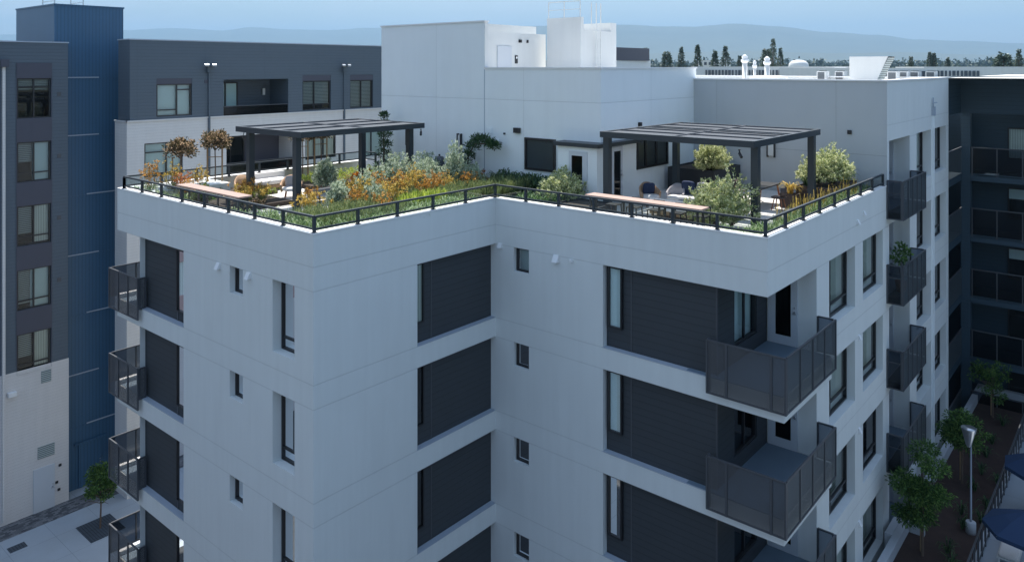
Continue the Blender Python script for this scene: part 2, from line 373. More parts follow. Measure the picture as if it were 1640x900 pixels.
# wing
WH = [19.15-3.1*k for k in range(6)]
w = MB(); opsw = []
for h in WH: opsw += [(18.85, 21.96, h-2.6, h, 1.6), (23.11, 25.75, h-2.02, h, .40), (26.43, 28.88, h-2.02, h, .32)]
wall(w, F4, 18.57, 29.45, 0, 21.36, opsw)
w.build('wall', 'white', A)
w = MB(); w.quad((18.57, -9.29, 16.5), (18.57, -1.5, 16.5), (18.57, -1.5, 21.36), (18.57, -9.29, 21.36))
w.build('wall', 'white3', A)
w = MB(); w.quad((29.45, -9.29, 0), (29.45, 6, 0), (29.45, 6, 21.36), (29.45, -9.29, 21.36)); w.build('wall', 'white2', A)
w = MB()
for a in ((18.60, 29.42, -9.26, 6., 21.0, 21.1),): w.box(*a)
w.build('roof', 'roofwhite', A)
w = MB(); t = .3                                                      # parapet caps
w.box(18.53, 18.57+t, -9.33, -1.5, 21.36, 21.42); w.box(18.57+t, 29.49, -9.33, -9.29+t, 21.36, 21.42); w.box(29.2, 29.49, -9.29+t, 6, 21.36, 21.42)
w.build('parapet_cap', 'cap', A)
w = MB()
w.box(18.6, 18.57+t-.02, -9.2, -1.5, 21.05, 21.36); w.box(18.57+t, 29.4, -9.26, -9.29+t-.02, 21.05, 21.36)
w.build('parapet', 'white2', A)
# central block walls
w = MB()
w.quad((11.29, -1.5, DK), (11.29, 4.18, DK), (11.29, 4.18, 21.83), (11.29, -1.5, 21.83))
w.quad((11.29, 4.18, DK-3), (11.29, 10.64, DK-3), (11.29, 10.64, 23.75), (11.29, 4.18, 23.75))
w.quad((11.29, -1.5, DK), (18.8, -1.5, DK), (18.8, -1.5, 21.83), (11.29, -1.5, 21.83))
w.quad((11.29, 10.64, 10), (18, 10.64, 10), (18, 10.64, 23.75), (11.29, 10.64, 23.75))
w.quad((18.8, -1.5, 21), (18.8, 6, 21), (18.8, 6, 21.83), (18.8, -1.5, 21.83))
w.build('wall', 'white2', A)
w = MB(); w.box(11.5, 18.6, -1.3, 10.4, 21.4, 21.5); w.build('roof', 'roofwhite', A)
w = MB()
w.box(11.25, 11.55, -1.54, 4.18, 21.83, 21.89); w.box(11.55, 18.84, -1.54, -1.24, 21.83, 21.89); w.box(18.54, 18.84, -1.24, 6, 21.83, 21.89)
w.box(11.25, 11.53, 4.14, 10.68, 23.75, 23.81)
w.build('parapet_cap', 'cap', A)
w = MB(); w.box(11.3, 11.5, 4.18, 10.6, 21.4, 23.74); w.box(11.31, 11.52, -1.4, 4.1, 21.4, 21.83); w.box(11.55, 18.6, -1.49, -1.25, 21.4, 21.83)
w.build('parapet', 'whitepaint', A)
# roof deck, parapets and caps of the two low roofs
w = MB(); w.box(.25, 11.28, .25, 11.65, 16.7, DK); w.box(7.47, 18.55, -9.04, .25, 16.702, DK+.002); w.build('deck', 'deck', A)
w = MB(); t = .26
capz = (17.5, 17.53)
segs = [(-.015, t, -.015, 11.9), (t, 7.22, -.015, t), (7.205, 7.22+t, -9.305, -.015), (7.22+t, 18.56, -9.305, -9.29+t), (t, 11.28, 11.64, 11.91)]
for s_ in segs: w.box(*s_, *capz)
w.build('parapet_cap', 'cap', A)
w = MB()
w.box(.02, t-.01, t, 11.64, DK, 17.5); w.box(.02, 7.22, .02, t-.01, DK, 17.5); w.box(7.24, 7.22+t-.01, -9.27, t, DK, 17.5); w.box(7.5, 18.55, -9.27, -9.29+t-.01, DK, 17.5)
w.build('parapet', 'white', A)
# siding panels in the recesses
def siding(fr, u0, u1, h, d=.2, ua=None):
    s_ = MB(); fbox(s_, fr, u0, u1, h-2.46, h, d, d+.03); o = s_.build('siding_panel', 'darksid', A)
    return o
for h in HEADS:
    siding(F1, 6.99, 10.085, h); siding(F2, 3.70, 7.4, h); siding(F3, -7.80, -4.285, h)
    # vertical trims that frame the boards
    def piece(nm, mt_, fr, *dm): w = MB(); fbox(w, fr, *dm); w.build(nm, mt_, A)
    piece('siding_trim', 'dkmetal', F1, 7.72, 7.78, h-2.45, h, .185, .2); piece('siding_trim', 'dkmetal', F2, 4.42, 4.46, h-2.45, h, .188, .2); piece('siding_trim', 'dkmetal', F3, -5.16, -5.12, h-2.45, h, .188, .2)
    piece('siding_trim', 'dkmetal', F1, 10.06, 10.1, h-2.45, h, .18, .24); piece('siding_trim', 'dkmetal', F3, -7.825, -7.79, h-2.45, h, .18, .24)
    e = .012
    piece('sill', 'sill', F1, 6.98, 10.09, h-2.46, h-2.448, -e, .2); piece('sill', 'sill', F2, 3.67, 7.2, h-2.46, h-2.448, -e, .2); piece('sill', 'sill', F3, -7.7, -4.24, h-2.46, h-2.448, -e, .2)
    # return wall of the corner loggia, its windows and its door wall
    w = MB(); fr = ('y', -7.81)
    wall(w, fr, 7.45, 10.9, h-2.46, h, [(8.55, 10.15, h-2.0, h-.25, .1)]); w.build('siding_panel', 'darksid', A)
    w = MB(); w.box(7.235, 10.88, -9.68, -7.0, h-2.462, h-2.44); w.build('balcony_floor', 'lfloor', A)
R1 = R(3)
for k, h in enumerate(HEADS):
    window(A, F1, .87, 1.9, h-2.0, h-.0, .30, trans=((.17, 0, 1),), blind=['curtain', 'curtain', None, 'curtain', None][k], bfrac=.95)
    window(A, F1, 3.46, 4.17, h-.8, h, .20, blind=None)
    window(A, F1, 7.0, 7.7, h-2.1, h-.05, .12, blind=None, fw=.05, room=.075)
    window(A, F2, 3.70, 4.08, h-1.85, h-.02, .12, blind=['curtain', None, None, 'curtain', None][k], fw=.05, room=.075)
    window(A, F3, -1.42, -.82, h-.78, h, .14, blind='blind' if k == 0 else None)
    window(A, F3, -4.86, -4.38, h-1.85, h-.03, .12, blind='blind' if k in (0, 1) else ('curtain' if k == 3 else None), fw=.05, room=.075)
    window(A, F4, 12.05, 14.64, h-2.01, h, .28, mull=(.36,), trans=((.2, 0, 1),), blind='curtain' if k != 2 else 'blind2')
    window(A, F4, 15.54, 17.99, h-2.01, h, .25, mull=(.35,), trans=((.2, 0, 1),), blind='curtain' if k in (0, 1, 3) else None)
    window(A, ('y', -7.81), 8.55, 10.15, h-2.0, h-.25, .06, mull=(.5,), blind='blind' if k == 0 else None)
    door(A, ('x', 10.9), -8.75, -7.86, h-2.43, h-.2, -.02, True, hinge='right')
for k, h in enumerate(WH[:5]):
    window(A, F4, 23.12, 25.74, h-2.01, h, .35, mull=(.5,), trans=((.2, 0, 1),), blind='curtain' if k in (0, 3) else None)
    window(A, F4, 26.44, 28.87, h-2.01, h, .27, mull=(.5,), trans=((.2, 0, 1),), blind='curtain' if k == 1 else None)
    door(A, ('x', 21.94), -8.70, -7.82, h-2.55, h-.3, -.02, False, hinge='right')
    w = MB(); w.box(18.9, 21.9, -9.28, -7.7, h-2.62, h-2.585); w.build('balcony_floor', 'lfloor', A)
    w = MB(); w.quad((18.85, -7.7, h-2.6), (21.96, -7.7, h-2.6), (21.96, -7.7, h), (18.85, -7.7, h)); w.build('siding_panel', 'darksid', A)
# balconies (railing boxes)
def railbox(parts, mt, top, bot, name='balcony', post=.05, mid=None, gap=None):
    """parts: list of ((x0,y0),(x1,y1), npanels)"""
    f = MB(); g = MB()
    for (a, b2, n) in parts:
        a3 = Vector((a[0], a[1], 0)); b3 = Vector((b2[0], b2[1], 0))
        f.bar(a3+Vector((0,0,top)), b3+Vector((0,0,top)), .05, .045); f.bar(a3+Vector((0,0,bot+.02)), b3+Vector((0,0,bot+.02)), .04, .04)
        if mid: f.bar(a3+Vector((0,0,mid)), b3+Vector((0,0,mid)), .025, .025)
        for i in range(n+1):
            q = a3.lerp(b3, i/n); f.bar(q+Vector((0,0,bot)), q+Vector((0,0,top)), post, post)
        nrm = (b3-a3).normalized().cross(Vector((0,0,1)))*.004
        g.quad(tuple(a3+Vector((0,0,bot))), tuple(b3+Vector((0,0,bot))), tuple(b3+Vector((0,0,top))), tuple(a3+Vector((0,0,top))))
    o = f.build(name, 'dkmetal', A); g.build('screen_panel', mt, o); return o
for h in HEADS:
    zt, zb = h-1.40, h-2.82
    railbox([((-.15, 9.92), (-.15, 12.22), 3)], 'perf', zt, zb)
    railbox([((-.092, 12.22), (2.6, 12.22), 3)], 'frost', zt, zb+.35)
    railbox([((-.092, 9.92), (.11, 9.92), 1)], 'perf', zt, zb+.35)
    railbox([((7.05, -7.70), (7.05, -9.82), 1)], 'perf', zt, zb, post=.05)
    w = MB()
    for yy in (-8.25, -9.45): w.bar((7.05, yy, zb), (7.05, yy, zt), .06, .06)
    w.build('railing_post', 'dkmetal', A)
    railbox([((7.108, -9.82), (10.93, -9.82), 4)], 'perf2', zt, zb)
    railbox([((10.93, -9.762), (10.93, -9.32), 1)], 'frost', zt, zb+.4)
    railbox([((7.108, -7.70), (7.2, -7.70), 1)], 'perf', zt, zb)
for h in WH[:4]:
    zt, zb = h-1.43, h-2.85
    railbox([((18.48, -9.86), (21.95, -9.86), 5)], 'perf2', zt, zb)
    railbox([((18.48, -9.802), (18.48, -9.32), 1)], 'frost', zt, zb, mid=zt-.45)
    railbox([((21.95, -9.802), (21.95, -9.32), 1)], 'frost', zt, zb+.3)
    w = MB(); w.box(18.5, 21.93, -9.83, -9.29, h-2.84, h-2.6); w.build('balcony_slab', 'navysid', A)
# left corner loggia slabs inner kerb
for h in HEADS[1:]:
    w = MB(); w.box(.03, 3.38, 10.12, 11.71, h+.641, h+.656); w.build('balcony_floor', 'lfloor', A)
    w = MB(); w.box(.02, 3.3, 11.72, 11.88, h+.64, h+.80); w.build('balcony_kerb', 'cap', A)
# hood vents, camera, sconces, downspouts
def vent(fr, u, z, s_=1.):
    v = MB(); a = .09*s_
    for i in range(1):
        p = [pt(fr, u-a, z-a*1.1, 0), pt(fr, u+a, z-a*1.1, 0), pt(fr, u+a, z+a, 0), pt(fr, u-a, z+a, 0), pt(fr, u-a, z-a*1.1, -.13*s_), pt(fr, u+a, z-a*1.1, -.13*s_), pt(fr, u+a, z+a, -.03), pt(fr, u-a, z+a, -.03)]
        n = len(v.v); v.v += p; v.f += [tuple(n+i for i in q) for q in ((4, 5, 6, 7), (0, 1, 5, 4), (3, 2, 6, 7), (0, 3, 7, 4), (1, 2, 6, 5))]
    v.build('vent_hood', 'cap', A)
vent(F1, 4.78, 15.9); vent(F1, 3.1, 15.9); vent(F3, -2.55, 15.92, 1.1); vent(F3, -.22, 15.98, .8)
for h in HEADS[1:4]: vent(F4, 15.05, h-.02, .8)
vent(F4, 14.9, 16.75, .8); vent(F4, 15.6, 16.95, .7)
w = MB(); fbox(w, F3, -3.18, -3.10, 15.9, 15.98, -.08, 0); w.build('camera', 'cap', A)
w = MB(); fbox(w, F4, 25.87, 25.99, 3, 19.9, -.1, 0); w.build('downspout', 'white2', A)
w = MB(); fbox(w, F4, 25.84, 26.02, 19.75, 20.15, -.14, 0); fbox(w, F4, 25.9, 25.94, 20.15, 20.55, -.08, -.04); fbox(w, F4, 25.7, 26.2, 20.3, 20.34, -.16, -.1); w.build('light_bracket', 'sill', A)
P_ = ('x', 11.29); Q_ = ('y', -1.5); N_ = ('x', 18.57)
def sconce(fr, u, z0, z1, wd=.09):
    s_ = MB(); fbox(s_, fr, u-wd, u+wd, z0+.06, z1-.06, -.09, -.0); o = s_.build('wall_light', 'whitepaint', A)
    s_ = MB(); fbox(s_, fr, u-wd-.02, u-wd+.02, z0, z1, -.12, -.0); fbox(s_, fr, u+wd-.02, u+wd+.03, z0, z1, -.12, 0); s_.build('bracket', 'black', o)
sconce(P_, 5.55, 18.35, 19.1); sconce(P_, 8.75, 18.4, 19.2); sconce(P_, .05, 18.1, 18.8); sconce(N_, -4.95, 18.25, 19.1, .14)
w = MB(); fbox(w, P_, 2.25, 2.55, 19.3, 19.5, -.12, 0); w.build('wall_light', 'black', A)
w = MB(); fbox(w, P_, 3.05, 3.12, 19.2, 19.27, -.06, 0); w.build('socket', 'black', A)
w = MB(); fbox(w, P_, 3.75, 4.0, 19.2, 19.42, -.03, 0); fbox(w, P_, 3.4, 3.52, 18.75, 18.98, -.03, 0); w.build('junction_box', 'white2', A)
w = MB(); fbox(w, Q_, 13.9, 14.05, 19.6, 19.75, -.1, 0); fbox(w, N_, -8.05, -7.9, 19.35, 19.5, -.06, 0); w.build('wall_light', 'black', A)
w = MB(); fbox(w, P_, 4.16, 4.2, DK, 21.8, -.006, 0); w.build('joint_strip', 'sill', A)
window(A, P_, .52, 2.02, 17.9, 19.15, -.05, blind=None, fw=.09, room=.045+.02, pm='pane2')
window(A, Q_, 13.72, 16.2, 17.93, 19.12, -.05, mull=(.28, .62), blind=None, fw=.09, room=.065, pm='pane2')
window(A, N_, -2.95, -1.9, 17.95, 19.3, -.05, blind=None, fw=.06, room=.065)
# vestibule with black canopy edge
w = MB(); w.box(10.72, 13.4, -1.72, .0, DK, 19.02); V = w.build('vestibule', 'white2', A)
w = MB(); w.box(10.58, 13.55, -1.86, .14, 19.02, 19.16); w.build('canopy', 'railpaint', V)
door(A, ('x', 10.70), -1.32, -.52, DK, 19.0-.15, -.0, True, 'doorwhite', gl=(.25, .15, .3, .2))
door(A, ('y', -1.74), 11.45, 12.35, DK, 18.98, -.0, True, 'doorwhite', hinge='left', gl=(.35, .12, .08, .2))
# penthouse plant rooms
w = MB()
w.quad((11.5, 4.2, 21.4), (15.42, 4.2, 21.4), (15.42, 4.2, 23.3), (11.5, 4.2, 23.3)); w.box(11.5, 15.42, 4.2, 4.4, 23.3, 23.36)
w.box(11.5, 16.5, 5.6, 5.75, 23.2, 23.8)
w.build('roof_plant_room', 'whitepaint', A); w = MB()
w.box(15.03, 15.25, 2.0, 3.82, 21.4, 24.05); w.box(15.251, 17.86, 2.003, 3.8, 21.4, 23.5); w.box(17.4, 17.858, 2.006, 3.7, 23.501, 23.9)
w.build('roof_plant_room', 'whitepaint', A)
w = MB(); w.box(12.08, 13.0, 4.16, 4.2, 21.45, 22.78); w.build('door', 'doorwhite', A)
for bx_ in ((13.25, 13.42, 4.17, 4.2, 22.05, 22.4), (13.5, 13.62, 4.1, 4.2, 22.95, 23.08), (14.05, 14.1, 4.12, 4.2, 22.95, 23.08)): w = MB(); w.box(*bx_); w.build('service_plate', 'black', A)
w = MB(); w.tube([(13.33, 4.15, 22.3), (13.33, 4.165, 22.3)], .05, 12); w.build('service_dial', 'cap', A)
w = MB()
for y in (2.05, 2.9, 3.75): w.bar((15.06, y, 24.05), (15.06, y, 24.75), .03)
w.bar((15.06, 2.05, 24.75), (15.06, 3.75, 24.75), .03); w.bar((15.06, 2.05, 24.4), (15.06, 3.75, 24.4), .02)
for x in (16.0, 16.35): w.bar((x, 1.85, 21.5), (x, 1.85, 24.7), .035)
for i in range(9): w.bar((16.0, 1.85, 21.7+.25*i), (16.35, 1.85, 21.7+.25*i), .025)
w.bar((15.7, 1.9, 23.5), (15.7, 1.9, 24.7), .03)
w.build('roof_ladder', 'whitepaint', A)
# roof terrace railing
RL = MB(); RG = MB(); ins = .09; ZT = 17.95
path = [((ins, 11.55), (ins, ins), 8), ((ins, ins), (7.22+ins, ins), 5), ((7.22+ins, ins), (7.22+ins, -9.29+ins), 7), ((7.22+ins, -9.29+ins), (18.35, -9.29+ins), 8), ((ins, 11.55), (10.95, 11.55), 8), ((10.95, 11.55), (10.95, 10.66), 1)]
rail = None
for a, b2, n in path:
    RL = MB(); a3 = Vector((*a, 0)); b3 = Vector((*b2, 0)); up = Vector((0, 0, 1))
    RL.bar(a3+up*ZT, b3+up*ZT, .075, .05); RL.bar(a3+up*17.62, b3+up*17.62, .04, .05)
    o = RL.build('railing', 'railpaint', A)
    for i in range(n+1):
        if i == n and (b2 != (18.35, -9.29+ins)) and b2 != (10.95, 10.66): continue
        q = a3.lerp(b3, i/n); pm = MB(); pm.bar(q+up*17.50, q+up*(ZT-.02), .075, .075); pm.box(q.x-.07, q.x+.07, q.y-.07, q.y+.07, 17.53, 17.545); pm.build('post', 'railpaint', o)
    g = MB(); d = (b3-a3).normalized()*.04; g.quad(tuple(a3+d+up*17.645), tuple(b3-d+up*17.645), tuple(b3-d+up*(ZT-.03)), tuple(a3+d+up*(ZT-.03))); g.build('glass_panel', 'railglass', o)

# ================================================================== PERGOLAS
def pergola(x0, x1, y0, y1, zt, label, along, nbay, posts, g='dark steel pergolas on the roof gardens'):
    o = empty('pergola', ((x0+x1)/2, (y0+y1)/2, DK), label, 'pergola', g)
    f = MB(); bh = .20; bw = .12
    f.box(x0, x1, y0, y0+bw, zt-bh, zt); f.box(x0, x1, y1-bw, y1, zt-bh, zt)
    f.box(x0, x0+bw, y0+bw, y1-bw, zt-bh, zt-.001); f.box(x1-bw, x1, y0+bw, y1-bw, zt-bh, zt-.001)
    if along == 'y': f.box((x0+x1)/2-bw/2, (x0+x1)/2+bw/2, y0+bw, y1-bw, zt-bh, zt-.001)
    f.build('roof_frame', 'railpaint', o)
    s_ = MB()
    if along == 'x':      # slats run along x
        yy = y0+bw; step = (y1-y0-2*bw)/nbay
        for i in range(nbay):
            a = y0+bw+i*step; s_.box(x0+bw, x1-bw, a+.3, a+step-.3, zt-.20, zt-.03)
            s_.box(x0+bw, x1-bw, a+step-.02, a+step+.02, zt-.15, zt-.004)
        c = (x0+x1)/2; s_.box(c-.05, c+.05, y0+bw, y1-bw, zt-.17, zt+.004)
    else:
        step = (x1-x0-2*bw)/nbay
        for i in range(nbay):
            a = x0+bw+i*step; s_.box(a+.30, a+step-.22, y0+bw, y1-bw, zt-.20, zt-.03)
            s_.box(a+step-.02, a+step+.02, y0+bw, y1-bw, zt-.15, zt-.004)
        c = (y0+y1)/2; s_.box(x0+bw, x1-bw, c-.05, c+.05, zt-.17, zt+.004)
    s_.build('slats', 'slat', o)
    for px_, py_ in posts:
        p = MB(); w_ = .11; p.box(px_-w_, px_+w_, py_-w_, py_+w_, DK, zt-bh); p.box(px_-w_-.03, px_+w_+.03, py_-w_-.03, py_+w_+.03, DK, DK+.03); p.build('post', 'railpaint', o)
    return o
M['slat'] = surf('pergola_slat_paint', (.10, .11, .125), .85, .08, 5., spec=.15)
p1 = pergola(3.15, 8.85, 5.15, 9.3, 19.7, 'dark steel pergola over the left roof garden, slatted roof on four posts', 'x', 3, [(3.4, 5.75), (8.6, 5.75), (3.4, 8.7), (8.6, 8.7)])
p2 = pergola(9.95, 15.8, -7.8, -2.35, 19.7, 'dark steel pergola over the right roof terrace beside the vestibule', 'y', 5, [(10.4, -7.66), (15.3, -7.66), (10.2, -2.5), (15.1, -2.5)])
for o, (x, y, z) in ((p1, (8.7, 5.2, 19.35)), (p2, (10.05, -7.3, 19.3))):
    w = MB(); w.tube([(x, y, z+.12), (x, y, z), (x-.12, y-.12, z-.1)], .045, 8); w.build('spotlight', 'black', o)
w = MB(); w.tube([(3.3, 8.95, 19.5), (3.2, 8.9, 19.3), (3.4, 8.95, 19.2)], .02, 6); w.build('cable', 'black', p1)

# ================================================================== PLANT GENERATORS
def rdir(rg):
    while True:
        v = Vector((rg.uniform(-1, 1), rg.uniform(-1, 1), rg.uniform(-1, 1)))
        if .05 < v.length < 1: return v.normalized()
def leaf(mb, p, rg, L, W, d=None):
    d = (d or rdir(rg)); a = d.cross(rdir(rg)).normalized()*W*.5; p = Vector(p)
    mb.quad(tuple(p), tuple(p+d*L*.5+a), tuple(p+d*L), tuple(p+d*L*.5-a))
def clumps(mb, c, r, nc, nl, L, W, rg, cr=.3, up=.2, bottom=-.8):
    """uneven crown: nc clumps of nl leaves each, spread through an ellipsoid with gaps"""
    for _ in range(nc):
        d = rdir(rg)
        if d.z < bottom: d.z = -d.z
        k = rg.uniform(.35, 1.)**.6
        cc = Vector((c[0]+d.x*r[0]*k, c[1]+d.y*r[1]*k, c[2]+d.z*r[2]*k)); s_ = cr*rg.uniform(.6, 1.3)
        for _ in range(nl):
            e = rdir(rg); kk = s_*rg.random()**.5
            p = cc+Vector((e.x, e.y, e.z*.75))*kk
            dd = (e*.8+d*.5+rdir(rg)*.7+Vector((0, 0, up))).normalized()
            leaf(mb, p, rg, L*rg.uniform(.7, 1.3), W*rg.uniform(.7, 1.2), dd)
def blades(mb, c, n, h, spread, w, rg, droop=.5):
    for _ in range(n):
        t = rg.uniform(0, 2*pi); l = h*rg.uniform(.6, 1.1); o = Vector((math.cos(t), math.sin(t), 0)); s_ = spread*rg.uniform(.3, 1.)
        p0 = Vector(c)+o*rg.uniform(0, .06); p1_ = p0+o*s_*.35+Vector((0, 0, l*.7)); p2_ = p0+o*s_*.8+Vector((0, 0, l*(.95-droop*.15))); p3 = p0+o*s_*(1.15)+Vector((0, 0, l*(1-droop*.6)))
        a = Vector((-o.y, o.x, 0))*w*.5
        mb.quad(tuple(p0-a), tuple(p0+a), tuple(p1_+a), tuple(p1_-a)); mb.quad(tuple(p1_-a), tuple(p1_+a), tuple(p2_+a*.8), tuple(p2_-a*.8)); mb.tri(tuple(p2_-a*.8), tuple(p2_+a*.8), tuple(p3))
def branches(mb, base, c, r, n, rg, r0=.02):
    for _ in range(n):
        d = rdir(rg); d.z = abs(d.z)*.8; e = Vector((c[0]+d.x*r[0]*.7, c[1]+d.y*r[1]*.7, c[2]+d.z*r[2]*.6))
        b0 = Vector(base); m_ = b0.lerp(e, .5)+Vector((rg.uniform(-.1, .1)*r[0], rg.uniform(-.1, .1)*r[1], .0))
        mb.tube([b0, m_, e], [r0, r0*.6, r0*.25], 5, False)
def sprays(mb, st, base, rx, ry, h, n, nl, L, W, rg, lean=.25):
    """loose shrub: n arching twigs from the base, each carrying nl leaves on its outer part"""
    for i in range(n):
        t_ = rg.uniform(0, 2*pi); q = rg.random()**.55; el = rg.uniform(.25, 1.0)
        e = Vector((math.cos(t_)*rx*q, math.sin(t_)*ry*q, h*(el*math.sqrt(max(.05, 1-.75*q*q)))*rg.uniform(.8, 1.12)))
        b0 = Vector(base); m_ = Vector((e.x*.35, e.y*.35, e.z*.6)); tip = e+Vector((rg.uniform(-lean, lean)*rx*.4, rg.uniform(-lean, lean)*rx*.4, h*.10*rg.random()))
        if st is not None and i % 4 == 0: st.tube([b0, b0+m_, b0+e], [.011, .007, .003], 4, False)
        for j in range(nl):
            f_ = rg.uniform(.45, 1.05); p = (m_.lerp(e, (f_-.45)/.4) if f_ < .85 else e.lerp(tip, (f_-.85)/.2))+rdir(rg)*rg.uniform(0, .05)
            d = ((e-m_).normalized()+rdir(rg)*1.0+Vector((0, 0, .25))).normalized(); leaf(mb, b0+p, rg, L*rg.uniform(.7, 1.25), W*rg.uniform(.7, 1.2), d)
def shrub(loc, rx, h, mt, label, seed, name='shrub', cat='shrub', nc=60, nl=16, L=.07, W=.022, cr=.16, group=None, stems=True, ry=None):
    rg = R(seed); ry = ry or rx
    o = empty(name, loc, label, cat, group)
    f = MB(); s_ = MB(); k = rg.randint(2, 4)
    for i in range(k):
        a_ = rg.uniform(0, 2*pi); off = rx*.32; c = (loc[0]+math.cos(a_)*off, loc[1]+math.sin(a_)*off*ry/rx, loc[2])
        sprays(f, s_, c, rx*rg.uniform(.6, .85), ry*rg.uniform(.6, .85), h*rg.uniform(.72, 1.0), int(nc*nl/34/k)+6, 34, L, W, rg)
    f.build('foliage', mt, o); s_.build('stem', 'bark', o)
    return o
def paw(loc, r, h, mt, label, seed, n=16, group='orange flowering clumps in the left roof garden', leafmt='l_rush', name='flowering_plant', fl=.028):
    """kangaroo-paw like clump: strap leaves below, bare stems with bunches of small flowers above"""
    rg = R(seed); o = empty(name, loc, label, 'flowering plant', group)
    b_ = MB()
    for _ in range(5): blades(b_, (loc[0]+rg.uniform(-r, r)*.5, loc[1]+rg.uniform(-r, r)*.5, loc[2]), 22, h*.5, h*.22, .014, rg)
    b_.build('foliage', leafmt, o)
    s_ = MB(); f = MB()
    for _ in range(n):
        x, y = loc[0]+rg.gauss(0, r*.45), loc[1]+rg.gauss(0, r*.45); hh = h*rg.uniform(.62, 1.05)
        tip = Vector((x+rg.uniform(-.08, .08), y+rg.uniform(-.08, .08), loc[2]+hh)); s_.tube([(loc[0]+(x-loc[0])*.6, loc[1]+(y-loc[1])*.6, loc[2]), tip], [.006, .003], 4, False)
        for _ in range(rg.randint(2, 5)):
            q = tip-Vector((rg.uniform(-.06, .06), rg.uniform(-.06, .06), rg.uniform(0, hh*.38)))
            for _ in range(11): leaf(f, q+rdir(rg)*rg.uniform(0, .055), rg, .045, fl*1.1)
    s_.build('stem', 'stemg', o); f.build('flower', mt, o)
    return o

# ================================================================== LEFT ROOF GARDEN
SZ = 17.06
w = MB(); w.box(.27, 11.2, .27, 3.9, 16.9, SZ); w.box(6.9, 11.25, 3.9, 9.4, 16.9, SZ-.004); w.box(.27, 2.4, 8.6, 11.6, 16.9, SZ-.002); w.box(2.4, 5.2, 9.7, 11.6, 16.9, SZ-.006); w.box(1.9, 4.2, 7.2, 9.6, 16.9, SZ-.008); w.box(6.6, 11.2, 9.4, 11.6, 16.9, SZ-.01)
w.build('planting_bed_soil', 'soil', None, kind='structure')
w = MB(); w.box(7.5, 9.3, -9.0, -7.95, 16.9, SZ); w.box(9.3, 18.3, -9.0, -8.35, 16.9, SZ-.003); w.box(7.5, 11.2, -1.3, .6, 16.9, SZ-.006)
w.build('planting_bed_soil', 'soil', None, kind='structure')
# masses nobody can count: strap-leaved edging and fine rushes
rg = R(11); g = MB()
def edge(mb, x0, x1, y0, y1, n, h, spread, wd, rg, nb=14, z=SZ, droop=.6):
    for _ in range(n): blades(mb, (rg.uniform(x0, x1), rg.uniform(y0, y1), z), nb, h, spread, wd, rg, droop)
edge(g, .32, 1.2, .3, 4.0, 55, .62, .38, .028, rg); edge(g, .4, 7.0, .32, 1.3, 130, .6, .4, .028, rg); edge(g, .35, .8, 8.3, 11.4, 36, .55, .35, .026, rg); edge(g, .32, .9, 4.0, 5.6, 14, .5, .35, .026, rg)
g.build('strap_leaf_groundcover', 'l_strap', None, kind='stuff', category='ground cover', label='arching green strap leaves along the inside of the left glass railing')
g = MB(); rg = R(12)
edge(g, 1.0, 4.4, .8, 2.9, 170, .7, .25, .013, rg, 26, droop=.3); edge(g, 6.6, 10.6, .9, 3.0, 150, .75, .24, .013, rg, 26, droop=.3); edge(g, 4.2, 7, 2.6, 4.4, 60, .8, .25, .013, rg, 20, droop=.3)
g.build('rush_groundcover', 'l_rush', None, kind='stuff', category='ground cover', label='fine upright olive rushes behind the strap leaves of the left roof garden')
g = MB(); rg = R(13)
edge(g, 4.5, 6.6, 1.5, 2.2, 55, .72, .16, .014, rg, 22, droop=.15)
g.build('lime_grass_groundcover', 'l_lime', None, kind='stuff', category='ground cover', label='bright lime upright grass in the middle of the left roof garden')
g = MB(); rg = R(14)
for _ in range(60): leafc = (rg.uniform(6.8, 8.9), rg.uniform(9.3, 11.2), SZ+.12); clumps(g, leafc, (.15, .15, .12), 3, 14, .07, .03, rg, .12)
for _ in range(30): leafc = (rg.uniform(9.0, 10.9), rg.uniform(9.8, 11.3), SZ+.14); clumps(g, leafc, (.15, .15, .15), 3, 14, .08, .03, rg, .12)
for _ in range(16): leafc = (rg.uniform(3.1, 4.2), rg.uniform(8.2, 9.3), SZ+.15); clumps(g, leafc, (.15, .15, .15), 3, 12, .07, .03, rg, .12)
g.build('lime_mound_groundcover', 'l_lime', None, kind='stuff', category='ground cover', label='low lime yellow mounds beside the rear railing under the left pergola')
